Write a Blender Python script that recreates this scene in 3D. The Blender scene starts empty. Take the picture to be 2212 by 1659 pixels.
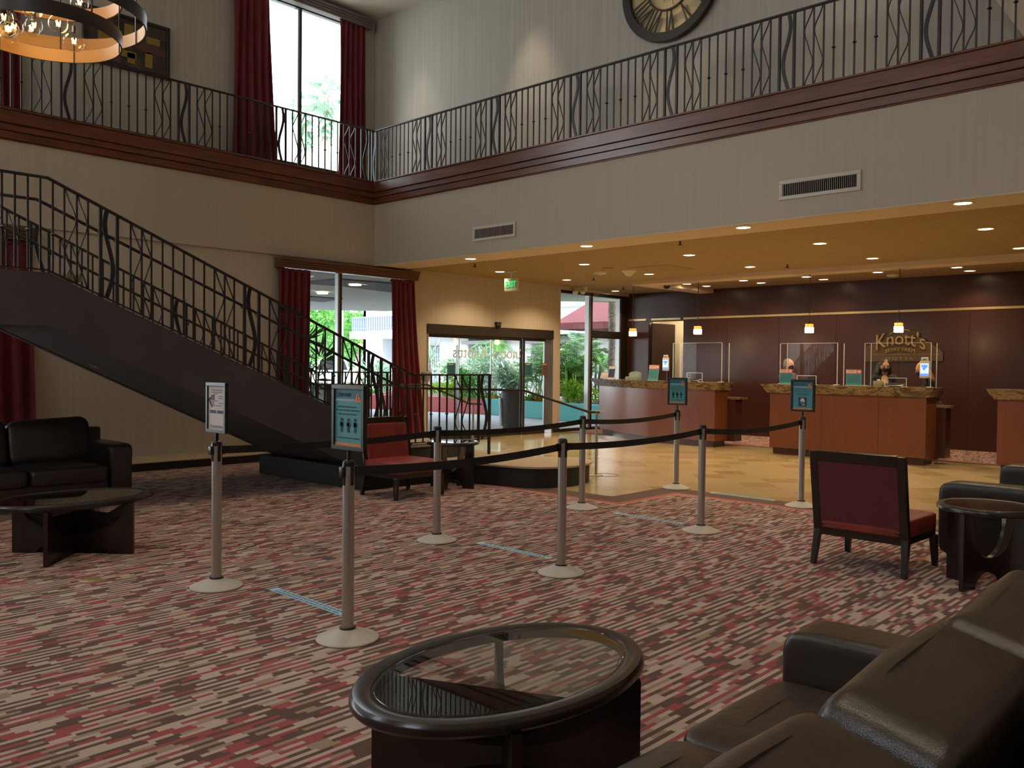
import bpy, bmesh, math, random
from mathutils import Vector as V, Matrix
from math import sin, cos, pi, radians, sqrt, atan2
random.seed(7)
S = bpy.context.scene
COL = S.collection
# ---------------------------------------------------------------- camera
F = 1870.0
CX, CY, CAMH = 1106.0, 829.5, 1.55
_y, _p, _r = radians(-43.143), radians(-1.238), radians(0.592)
FWD = V((sin(_y)*cos(_p), cos(_y)*cos(_p), sin(_p)))
_rt = V((cos(_y), -sin(_y), 0))
_up = _rt.cross(FWD)
RT = cos(_r)*_rt + sin(_r)*_up
UP = -sin(_r)*_rt + cos(_r)*_up
CAM = V((0, 0, CAMH))
cd = bpy.data.cameras.new('camera')
cam = bpy.data.objects.new('camera', cd)
COL.objects.link(cam)
cam.matrix_world = Matrix(((RT.x, UP.x, -FWD.x, 0), (RT.y, UP.y, -FWD.y, 0), (RT.z, UP.z, -FWD.z, CAMH), (0, 0, 0, 1)))
cd.sensor_fit = 'HORIZONTAL'
cd.sensor_width = 36
cd.lens = F/2212*36
cd.clip_start = 0.05
cd.clip_end = 400
S.camera = cam

def ray(px, py):
    return RT*((px-CX)/F) - UP*((py-CY)/F) + FWD
def onX(px, py, x):
    d = ray(px, py); return CAM + d*(x/d.x)
def onY(px, py, y):
    d = ray(px, py); return CAM + d*(y/d.y)
def onZ(px, py, z=0.0):
    d = ray(px, py); return CAM + d*((z-CAMH)/d.z)
def hit2d(px, py, a, b):
    """plan intersection of the sight line with segment a-b"""
    d = ray(px, py)
    ex, ey = b[0]-a[0], b[1]-a[1]
    det = ex*(-d.y) + d.x*ey
    s = (-a[0]*(-d.y) + d.x*(-a[1]))/det
    return V((a[0]+ex*s, a[1]+ey*s)), s

# ---------------------------------------------------------------- object helpers
def tag(o, label=None, cat=None, group=None, kind=None):
    if label: o['label'] = label
    if cat: o['category'] = cat
    if group: o['group'] = group
    if kind: o['kind'] = kind
    return o
def thing(name, label, cat, loc=(0, 0, 0), rz=0.0, group=None):
    o = bpy.data.objects.new(name, None)
    COL.objects.link(o)
    o.location = loc
    o.rotation_euler = (0, 0, rz)
    o.empty_display_size = .1
    return tag(o, label, cat, group)
def dup(root, loc, rz=0.0, label=None, group=None):
    r = root.copy(); COL.objects.link(r)
    r.location = loc; r.rotation_euler = (0, 0, rz)
    if label: r['label'] = label
    if group: r['group'] = group
    for ch in list(root.children):
        c = ch.copy(); COL.objects.link(c); c.parent = r
        for g in list(ch.children):
            d = g.copy(); COL.objects.link(d); d.parent = c
    return r

class MB:
    def __init__(s):
        s.bm = bmesh.new()
    def _faces(s, vs, fs):
        bv = [s.bm.verts.new(v) for v in vs]
        for f in fs:
            try: s.bm.faces.new([bv[i] for i in f])
            except ValueError: pass
        return s
    def box(s, c, d, rot=None):
        x, y, z = d[0]/2, d[1]/2, d[2]/2
        vs = [V((a*x, b*y, e*z)) for a in (-1, 1) for b in (-1, 1) for e in (-1, 1)]
        if rot is not None: vs = [rot @ v for v in vs]
        vs = [v+V(c) for v in vs]
        return s._faces(vs, [(0, 1, 3, 2), (4, 6, 7, 5), (0, 4, 5, 1), (2, 3, 7, 6), (0, 2, 6, 4), (1, 5, 7, 3)])
    def bx(s, x0, x1, y0, y1, z0, z1):
        return s.box(((x0+x1)/2, (y0+y1)/2, (z0+z1)/2), (abs(x1-x0), abs(y1-y0), abs(z1-z0)))
    def hexa(s, lo, hi):
        """lo, hi: two loops of the same number of points"""
        n = len(lo)
        vs = [V(p) for p in lo]+[V(p) for p in hi]
        fs = [tuple(reversed(range(n))), tuple(range(n, 2*n))]
        fs += [(i, (i+1) % n, n+(i+1) % n, n+i) for i in range(n)]
        return s._faces(vs, fs)
    def prism(s, poly, vec):
        vec = V(vec)
        return s.hexa([V(p) for p in poly], [V(p)+vec for p in poly])
    def slab(s, poly, z0, z1):
        return s.hexa([(p[0], p[1], z0) for p in poly], [(p[0], p[1], z1) for p in poly])
    def quad(s, *pts):
        return s._faces([V(p) for p in pts], [tuple(range(len(pts)))])
    def sweep(s, rings, closed=False, cap=True):
        n = len(rings[0]); m = len(rings)
        bv = [[s.bm.verts.new(p) for p in r] for r in rings]
        for i in range(m if closed else m-1):
            a, b = bv[i], bv[(i+1) % m]
            for j in range(n):
                try: s.bm.faces.new((a[j], a[(j+1) % n], b[(j+1) % n], b[j]))
                except ValueError: pass
        if cap and not closed:
            try:
                s.bm.faces.new(list(reversed(bv[0]))); s.bm.faces.new(bv[-1])
            except ValueError: pass
        return s
    def tube(s, pts, r, seg=8, closed=False, cap=True):
        pts = [V(p) for p in pts]; n = len(pts)
        rr = r if isinstance(r, (list, tuple)) else [r]*n
        rings = []; prev = None
        for i, p in enumerate(pts):
            if closed: t = pts[(i+1) % n]-pts[i-1]
            else: t = pts[min(i+1, n-1)]-pts[max(i-1, 0)]
            t.normalize()
            if prev is None:
                a = V((0, 0, 1)) if abs(t.z) < .9 else V((1, 0, 0))
                u = t.cross(a).normalized()
            else:
                u = (prev - t*prev.dot(t)).normalized()
            prev = u
            w = t.cross(u)
            rings.append([p+(u*cos(2*pi*k/seg)+w*sin(2*pi*k/seg))*rr[i] for k in range(seg)])
        return s.sweep(rings, closed, cap)
    def bar(s, pts, w, h, side=None):
        """rectangular section swept along pts; w across (horizontal 'side'), h along the other normal"""
        pts = [V(p) for p in pts]; n = len(pts); rings = []
        for i, p in enumerate(pts):
            t = (pts[min(i+1, n-1)]-pts[max(i-1, 0)]).normalized()
            sd = V(side) if side is not None else t.cross(V((0, 0, 1))).normalized()
            sd = (sd - t*sd.dot(t)).normalized()
            up = sd.cross(t)
            rings.append([p+sd*(a*w/2)+up*(b*h/2) for a, b in ((-1, -1), (1, -1), (1, 1), (-1, 1))])
        return s.sweep(rings)
    def lathe(s, prof, seg=32, c=(0, 0, 0), sx=1.0, sy=1.0, closed=False):
        rings = []
        for r, z in prof:
            rings.append([V((c[0]+r*sx*cos(2*pi*k/seg), c[1]+r*sy*sin(2*pi*k/seg), c[2]+z)) for k in range(seg)])
        return s.sweep(rings, closed)
    def ell(s, c, r, seg=16, rings=10, rot=None):
        if not isinstance(r, (tuple, list)): r = (r, r, r)
        prev = None
        top = None
        rows = []
        for i in range(1, rings):
            th = pi*i/rings
            row = []
            for k in range(seg):
                v = V((r[0]*sin(th)*cos(2*pi*k/seg), r[1]*sin(th)*sin(2*pi*k/seg), r[2]*cos(th)))
                if rot is not None: v = rot @ v
                row.append(s.bm.verts.new(v+V(c)))
            rows.append(row)
        t = V((0, 0, r[2])); b = V((0, 0, -r[2]))
        if rot is not None: t = rot @ t; b = rot @ b
        tv = s.bm.verts.new(t+V(c)); bv = s.bm.verts.new(b+V(c))
        for k in range(seg):
            s.bm.faces.new((tv, rows[0][k], rows[0][(k+1) % seg]))
            s.bm.faces.new((bv, rows[-1][(k+1) % seg], rows[-1][k]))
            for i in range(len(rows)-1):
                s.bm.faces.new((rows[i][k], rows[i+1][k], rows[i+1][(k+1) % seg], rows[i][(k+1) % seg]))
        return s
    def cyl(s, c, r, z0, z1, seg=20, r2=None):
        r2 = r if r2 is None else r2
        return s.lathe([(r, z0), (r2, z1)], seg, (c[0], c[1], 0))
    def grid(s, fn, nu, nv):
        vs = [[s.bm.verts.new(fn(i/nu, j/nv)) for j in range(nv+1)] for i in range(nu+1)]
        for i in range(nu):
            for j in range(nv):
                s.bm.faces.new((vs[i][j], vs[i+1][j], vs[i+1][j+1], vs[i][j+1]))
        return s
    def build(s, name, m, parent=None, bev=0.0, seg=2, ang=35, rel=True, smooth=True, recalc=True, subsurf=0, mods=None):
        if recalc: bmesh.ops.recalc_face_normals(s.bm, faces=s.bm.faces[:])
        if bev > 0:
            es = [e for e in s.bm.edges if len(e.link_faces) == 2 and e.calc_face_angle(0) > radians(30)]
            bmesh.ops.bevel(s.bm, geom=es, offset=bev, segments=seg, affect='EDGES', profile=.6, clamp_overlap=True)
        if parent is not None and rel:
            off = -V(parent.location)
            p = parent.parent
            while p is not None:
                off -= V(p.location); p = p.parent
            bmesh.ops.translate(s.bm, verts=s.bm.verts[:], vec=off)
        me = bpy.data.meshes.new(name)
        s.bm.to_mesh(me); s.bm.free()
        ms = m if isinstance(m, (list, tuple)) else [m]
        for x in ms: me.materials.append(x)
        if smooth:
            me.polygons.foreach_set('use_smooth', [True]*len(me.polygons))
            me.set_sharp_from_angle(angle=radians(ang))
        o = bpy.data.objects.new(name, me)
        COL.objects.link(o)
        if parent is not None: o.parent = parent
        if subsurf:
            md = o.modifiers.new('sub', 'SUBSURF'); md.levels = subsurf; md.render_levels = subsurf
        return o
def structure(o):
    o['kind'] = 'structure'; return o

def text_obj(name, body, size, mat_, parent, loc, rot, depth=.002, align='CENTER', font_scale=1.0, shear=0, spacing=1.0, local=True):
    cu = bpy.data.curves.new(name, 'FONT')
    cu.body = body; cu.size = size; cu.align_x = align; cu.align_y = 'CENTER'
    cu.extrude = depth; cu.shear = shear; cu.space_character = spacing
    tmp = bpy.data.objects.new(name, cu)
    COL.objects.link(tmp)
    dg = bpy.context.evaluated_depsgraph_get()
    me = bpy.data.meshes.new_from_object(tmp.evaluated_get(dg))
    bpy.data.objects.remove(tmp, do_unlink=True)
    me.materials.clear(); me.materials.append(mat_)
    M_ = Matrix.Translation(V(loc)) @ rot.to_4x4() @ Matrix.Diagonal((font_scale, 1, 1, 1))
    me.transform(M_)
    o = bpy.data.objects.new(name, me)
    COL.objects.link(o)
    if parent is not None:
        o.parent = parent
        if not local:
            off = V(parent.location); p = parent.parent
            while p is not None: off += V(p.location); p = p.parent
            me.transform(Matrix.Translation(-off))
    return o
# a plane facing -y: text rotation
ROT_NEGY = Matrix.Rotation(radians(90), 3, 'X')

# ---------------------------------------------------------------- materials
def newmat(name):
    m = bpy.data.materials.new(name); m.use_nodes = True
    nt = m.node_tree
    b = nt.nodes['Principled BSDF']
    return m, nt, b
def N(nt, t, **kw):
    n = nt.nodes.new(t)
    for k, v in kw.items(): setattr(n, k, v)
    return n
def Mth(nt, op, a, b=None, c=None):
    n = nt.nodes.new('ShaderNodeMath'); n.operation = op
    for i, x in enumerate((a, b, c)):
        if x is None: continue
        if isinstance(x, (int, float)): n.inputs[i].default_value = x
        else: nt.links.new(x, n.inputs[i])
    return n.outputs[0]
def Mix(nt, f, a, b):
    n = nt.nodes.new('ShaderNodeMix'); n.data_type = 'RGBA'
    for sock, x in ((n.inputs[0], f), (n.inputs[6], a), (n.inputs[7], b)):
        if isinstance(x, (int, float)): sock.default_value = x
        elif isinstance(x, (tuple, list)): sock.default_value = (*x[:3], 1)
        else: nt.links.new(x, sock)
    return n.outputs[2]
def Noise(nt, vec, scale, detail=3, rough=.5, dims='3D'):
    n = nt.nodes.new('ShaderNodeTexNoise'); n.noise_dimensions = dims
    n.inputs['Scale'].default_value = scale; n.inputs['Detail'].default_value = detail
    n.inputs['Roughness'].default_value = rough
    if vec is not None: nt.links.new(vec, n.inputs['Vector'])
    return n.outputs['Fac']
def Ramp(nt, f, stops):
    n = nt.nodes.new('ShaderNodeValToRGB')
    cr = n.color_ramp
    while len(cr.elements) < len(stops): cr.elements.new(.5)
    for e, (p, c) in zip(cr.elements, stops):
        e.position = p; e.color = (*c, 1)
    nt.links.new(f, n.inputs[0]); return n.outputs[0]
def Pos(nt):
    return nt.nodes.new('ShaderNodeNewGeometry').outputs['Position']
def ObjC(nt):
    return nt.nodes.new('ShaderNodeTexCoord').outputs['Object']
def Mapp(nt, vec, scale=(1, 1, 1), rot=(0, 0, 0), loc=(0, 0, 0)):
    n = nt.nodes.new('ShaderNodeMapping')
    n.inputs['Scale'].default_value = scale; n.inputs['Rotation'].default_value = rot; n.inputs['Location'].default_value = loc
    nt.links.new(vec, n.inputs['Vector']); return n.outputs[0]
def Bump(nt, b, h, strength=.2, dist=.01):
    n = nt.nodes.new('ShaderNodeBump')
    n.inputs['Strength'].default_value = strength; n.inputs['Distance'].default_value = dist
    nt.links.new(h, n.inputs['Height']); nt.links.new(n.outputs[0], b.inputs['Normal'])
def simple(name, col, rough=.6, metal=0.0, var=0.0, vscale=6, bump=0.0, bscale=200, spec=.5, coat=0.0):
    m, nt, b = newmat(name)
    b.inputs['Roughness'].default_value = rough; b.inputs['Metallic'].default_value = metal
    b.inputs['Specular IOR Level'].default_value = spec
    b.inputs['Coat Weight'].default_value = coat; b.inputs['Coat Roughness'].default_value = .1
    b.inputs['Base Color'].default_value = (*col, 1)
    if var or bump: oc = ObjC(nt)
    if var:
        f = Noise(nt, oc, vscale, 4)
        d = tuple(c*(1-var) for c in col); l = tuple(min(1, c*(1+var)) for c in col)
        c = Ramp(nt, f, [(.3, d), (.7, l)])
        nt.links.new(c, b.inputs['Base Color'])
    if bump:
        Bump(nt, b, Noise(nt, oc, bscale, 2), bump, .004)
    return m
def emis(name, col, st):
    m, nt, b = newmat(name)
    b.inputs['Base Color'].default_value = (*col, 1)
    b.inputs['Emission Color'].default_value = (*col, 1); b.inputs['Emission Strength'].default_value = st
    return m
def thin_glass(name, tint=(.97, .99, .98), ior=1.45, rough=0.0, refl=1.0):
    m = bpy.data.materials.new(name); m.use_nodes = True
    nt = m.node_tree; nt.nodes.clear()
    out = N(nt, 'ShaderNodeOutputMaterial'); mx = N(nt, 'ShaderNodeMixShader')
    tr = N(nt, 'ShaderNodeBsdfTransparent'); gl = N(nt, 'ShaderNodeBsdfGlossy'); ge = N(nt, 'ShaderNodeNewGeometry')
    tr.inputs[0].default_value = (*tint, 1); gl.inputs['Roughness'].default_value = rough
    dt = N(nt, 'ShaderNodeVectorMath', operation='DOT_PRODUCT')
    nt.links.new(ge.outputs['Normal'], dt.inputs[0]); nt.links.new(ge.outputs['Incoming'], dt.inputs[1])
    c = Mth(nt, 'SUBTRACT', 1.0, Mth(nt, 'ABSOLUTE', dt.outputs['Value']))
    f0 = ((ior-1)/(ior+1))**2
    f = Mth(nt, 'MULTIPLY_ADD', Mth(nt, 'POWER', c, 5.0), (1-f0)*refl, f0*refl)
    nt.links.new(f, mx.inputs[0]); nt.links.new(tr.outputs[0], mx.inputs[1]); nt.links.new(gl.outputs[0], mx.inputs[2])
    nt.links.new(mx.outputs[0], out.inputs[0])
    return m
def wood(name, dark, light, rough=.35, scale=(1.2, 1.2, 14), coat=.15, use_pos=True, wig=3.0, freq=1.0):
    m, nt, b = newmat(name)
    p = Pos(nt) if use_pos else ObjC(nt)
    v = Mapp(nt, p, scale)
    n1 = Noise(nt, v, 2.2*freq, 6, .6)
    n2 = Noise(nt, Mapp(nt, p, (.5, .5, .5)), wig, 2)
    f = Mth(nt, 'ADD', Mth(nt, 'MULTIPLY', n1, .75), Mth(nt, 'MULTIPLY', n2, .25))
    nt.links.new(Ramp(nt, f, [(.34, dark), (.64, light)]), b.inputs['Base Color'])
    b.inputs['Roughness'].default_value = rough
    b.inputs['Coat Weight'].default_value = coat; b.inputs['Coat Roughness'].default_value = .15
    return m

def carpet_mat():
    m, nt, b = newmat('patterned_carpet')
    L = nt.links
    sp = N(nt, 'ShaderNodeSeparateXYZ'); L.new(Pos(nt), sp.inputs[0])
    x, y = sp.outputs[0], sp.outputs[1]
    w, ln = .025, .105
    i = Mth(nt, 'FLOOR', Mth(nt, 'DIVIDE', x, w))
    wn = N(nt, 'ShaderNodeTexWhiteNoise', noise_dimensions='1D'); L.new(i, wn.inputs['W'])
    yy = Mth(nt, 'ADD', Mth(nt, 'DIVIDE', y, ln), Mth(nt, 'MULTIPLY', wn.outputs['Value'], 7.3))
    j = Mth(nt, 'FLOOR', yy)
    cb = N(nt, 'ShaderNodeCombineXYZ'); L.new(i, cb.inputs[0]); L.new(j, cb.inputs[1])
    wh = N(nt, 'ShaderNodeTexWhiteNoise', noise_dimensions='2D'); L.new(cb.outputs[0], wh.inputs['Vector'])
    h = wh.outputs['Value']
    par = Mth(nt, 'FLOORED_MODULO', i, 2.0)
    cream, tan, brown, red = (.46, .345, .285), (.31, .215, .155), (.105, .056, .044), (.30, .062, .064)
    def steps(vals):
        n = N(nt, 'ShaderNodeValToRGB'); cr = n.color_ramp; cr.interpolation = 'CONSTANT'
        while len(cr.elements) < len(vals): cr.elements.new(.5)
        for e, (p, c) in zip(cr.elements, vals): e.position = p; e.color = (*c, 1)
        L.new(h, n.inputs[0]); return n.outputs[0]
    dark = steps([(0, brown), (.54, red), (.79, cream), (.92, tan)])
    lite = steps([(0, cream), (.52, tan), (.72, brown), (.89, red)])
    pat = Mix(nt, par, dark, lite)
    # border: distance to the stone floor edge (front hall) 
    g = Mth(nt, 'MAXIMUM', Mth(nt, 'SUBTRACT', 8.33, y), Mth(nt, 'MINIMUM', Mth(nt, 'ADD', x, 6.15), Mth(nt, 'SUBTRACT', 9.5, y)))
    back = Mth(nt, 'SUBTRACT', y, 15.55)
    g = Mth(nt, 'MAXIMUM', g, back)
    isred = Mth(nt, 'GREATER_THAN', g, .33)
    isline = Mth(nt, 'GREATER_THAN', g, .425)
    ispat = Mth(nt, 'GREATER_THAN', g, .45)
    c = Mix(nt, isred, (.13, .075, .05), (.40, .115, .09))
    c = Mix(nt, isline, c, (.55, .30, .24))
    c = Mix(nt, ispat, c, pat)
    fn = Noise(nt, Pos(nt), 320, 2)
    c = Mix(nt, Mth(nt, 'MULTIPLY', Mth(nt, 'SUBTRACT', fn, .35), .5), c, (.05, .03, .025))
    L.new(c, b.inputs['Base Color'])
    b.inputs['Roughness'].default_value = .95; b.inputs['Specular IOR Level'].default_value = .1
    b.inputs['Sheen Weight'].default_value = .1
    Bump(nt, b, fn, .5, .004)
    return m
def tile_mat():
    m, nt, b = newmat('stone_tile'); L = nt.links
    sp = N(nt, 'ShaderNodeSeparateXYZ'); L.new(Pos(nt), sp.inputs[0])
    x, y = sp.outputs[0], sp.outputs[1]
    T = .428
    u = Mth(nt, 'DIVIDE', Mth(nt, 'MULTIPLY', Mth(nt, 'ADD', x, y), .70711), T)
    v = Mth(nt, 'DIVIDE', Mth(nt, 'MULTIPLY', Mth(nt, 'SUBTRACT', x, y), .70711), T)
    fu, fv = Mth(nt, 'FLOOR', u), Mth(nt, 'FLOOR', v)
    ru, rv = Mth(nt, 'SUBTRACT', u, fu), Mth(nt, 'SUBTRACT', v, fv)
    cb = N(nt, 'ShaderNodeCombineXYZ'); L.new(fu, cb.inputs[0]); L.new(fv, cb.inputs[1])
    wh = N(nt, 'ShaderNodeTexWhiteNoise', noise_dimensions='2D'); L.new(cb.outputs[0], wh.inputs['Vector'])
    col = Ramp(nt, wh.outputs['Value'], [(0, (.38, .26, .115)), (.45, (.52, .38, .18)), (.8, (.58, .45, .24)), (1, (.50, .41, .22))])
    n = Noise(nt, Mapp(nt, Pos(nt), (1, 3.2, 1), (0, 0, radians(45))), 2.6, 5)
    col = Mix(nt, Mth(nt, 'MULTIPLY', n, .45), col, (.62, .49, .27))
    e = .008
    g = Mth(nt, 'MAXIMUM', Mth(nt, 'MAXIMUM', Mth(nt, 'LESS_THAN', ru, e), Mth(nt, 'GREATER_THAN', ru, 1-e)),
            Mth(nt, 'MAXIMUM', Mth(nt, 'LESS_THAN', rv, e), Mth(nt, 'GREATER_THAN', rv, 1-e)))
    col = Mix(nt, Mth(nt, 'MULTIPLY', g, .6), col, (.60, .48, .32))
    L.new(col, b.inputs['Base Color'])
    b.inputs['Roughness'].default_value = .12
    b.inputs['Specular IOR Level'].default_value = .5
    return m
def ceil_tile_mat():
    m, nt, b = newmat('ceiling_tile'); L = nt.links
    sp = N(nt, 'ShaderNodeSeparateXYZ'); L.new(Pos(nt), sp.inputs[0])
    x, y = sp.outputs[0], sp.outputs[1]
    def lines(c, o, p, e):
        t = Mth(nt, 'DIVIDE', Mth(nt, 'SUBTRACT', c, o), p)
        f = Mth(nt, 'SUBTRACT', t, Mth(nt, 'FLOOR', t))
        return Mth(nt, 'LESS_THAN', f, e)
    g = Mth(nt, 'MAXIMUM', lines(x, -4.33, .735, .012), Mth(nt, 'MULTIPLY', lines(y, 11.38, .725, .012), .7))
    n = Noise(nt, Pos(nt), 9, 4)
    c = Mix(nt, n, (.36, .265, .125), (.42, .31, .155))
    c = Mix(nt, Mth(nt, 'MULTIPLY', g, .55), c, (.12, .07, .03))
    L.new(c, b.inputs['Base Color']); b.inputs['Roughness'].default_value = .9
    Bump(nt, b, Noise(nt, Pos(nt), 120, 2), .15, .004)
    return m
def wall_mat(name, col, streak=.05, bump=.08):
    m, nt, b = newmat(name)
    p = Pos(nt)
    n = Noise(nt, Mapp(nt, p, (14, 14, .25)), 2.0, 3)
    d = tuple(c*(1-streak) for c in col); l = tuple(c*(1+streak) for c in col)
    nt.links.new(Ramp(nt, n, [(.35, d), (.65, l)]), b.inputs['Base Color'])
    b.inputs['Roughness'].default_value = .85; b.inputs['Specular IOR Level'].default_value = .2
    Bump(nt, b, Noise(nt, p, 260, 2), bump, .003)
    return m
def granite_mat():
    m, nt, b = newmat('veined_granite'); L = nt.links
    p = Pos(nt)
    warp = N(nt, 'ShaderNodeTexNoise'); warp.inputs['Scale'].default_value = 1.6; warp.inputs['Detail'].default_value = 3
    L.new(p, warp.inputs['Vector'])
    ad = N(nt, 'ShaderNodeVectorMath', operation='MULTIPLY_ADD')
    L.new(warp.outputs['Color'], ad.inputs[0]); ad.inputs[1].default_value = (1.2, 1.2, .5); L.new(p, ad.inputs[2])
    n = Noise(nt, Mapp(nt, ad.outputs[0], (2.2, 3, 16), (0, radians(8), 0)), 1.5, 8, .62)
    c = Ramp(nt, n, [(.30, (.02, .013, .009)), (.45, (.085, .055, .03)), (.55, (.26, .18, .10)), (.62, (.10, .065, .035)), (.75, (.38, .28, .16))])
    L.new(c, b.inputs['Base Color']); b.inputs['Roughness'].default_value = .18
    return m
def leather_mat(name, col, rough=.36):
    m, nt, b = newmat(name)
    oc = ObjC(nt)
    n = Noise(nt, oc, 5, 4)
    nt.links.new(Ramp(nt, n, [(.3, tuple(c*.8 for c in col)), (.7, tuple(c*1.25 for c in col))]), b.inputs['Base Color'])
    b.inputs['Roughness'].default_value = rough; b.inputs['Specular IOR Level'].default_value = .6
    vo = N(nt, 'ShaderNodeTexVoronoi'); vo.inputs['Scale'].default_value = 330; nt.links.new(oc, vo.inputs['Vector'])
    big = Noise(nt, Mapp(nt, oc, (1, 1, 1)), 7, 3, .6)
    h = Mth(nt, 'ADD', Mth(nt, 'MULTIPLY', vo.outputs['Distance'], .05), Mth(nt, 'MULTIPLY', big, 1.0))
    Bump(nt, b, h, .35, .02)
    return m
def leaf_mat(name, a, c, tr=.3):
    m, nt, b = newmat(name)
    oi = N(nt, 'ShaderNodeObjectInfo')
    n = Noise(nt, Pos(nt), 3.0, 3, .7)
    nt.links.new(Ramp(nt, n, [(.35, a), (.65, c)]), b.inputs['Base Color'])
    b.inputs['Roughness'].default_value = .5
    nt.nodes.remove(oi)
    out = nt.nodes['Material Output']
    tl = N(nt, 'ShaderNodeBsdfTranslucent'); mx = N(nt, 'ShaderNodeMixShader'); mx.inputs[0].default_value = tr
    nt.links.new(Ramp(nt, n, [(.35, a), (.65, c)]), tl.inputs[0])
    nt.links.new(b.outputs[0], mx.inputs[1]); nt.links.new(tl.outputs[0], mx.inputs[2]); nt.links.new(mx.outputs[0], out.inputs[0])
    return m

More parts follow.
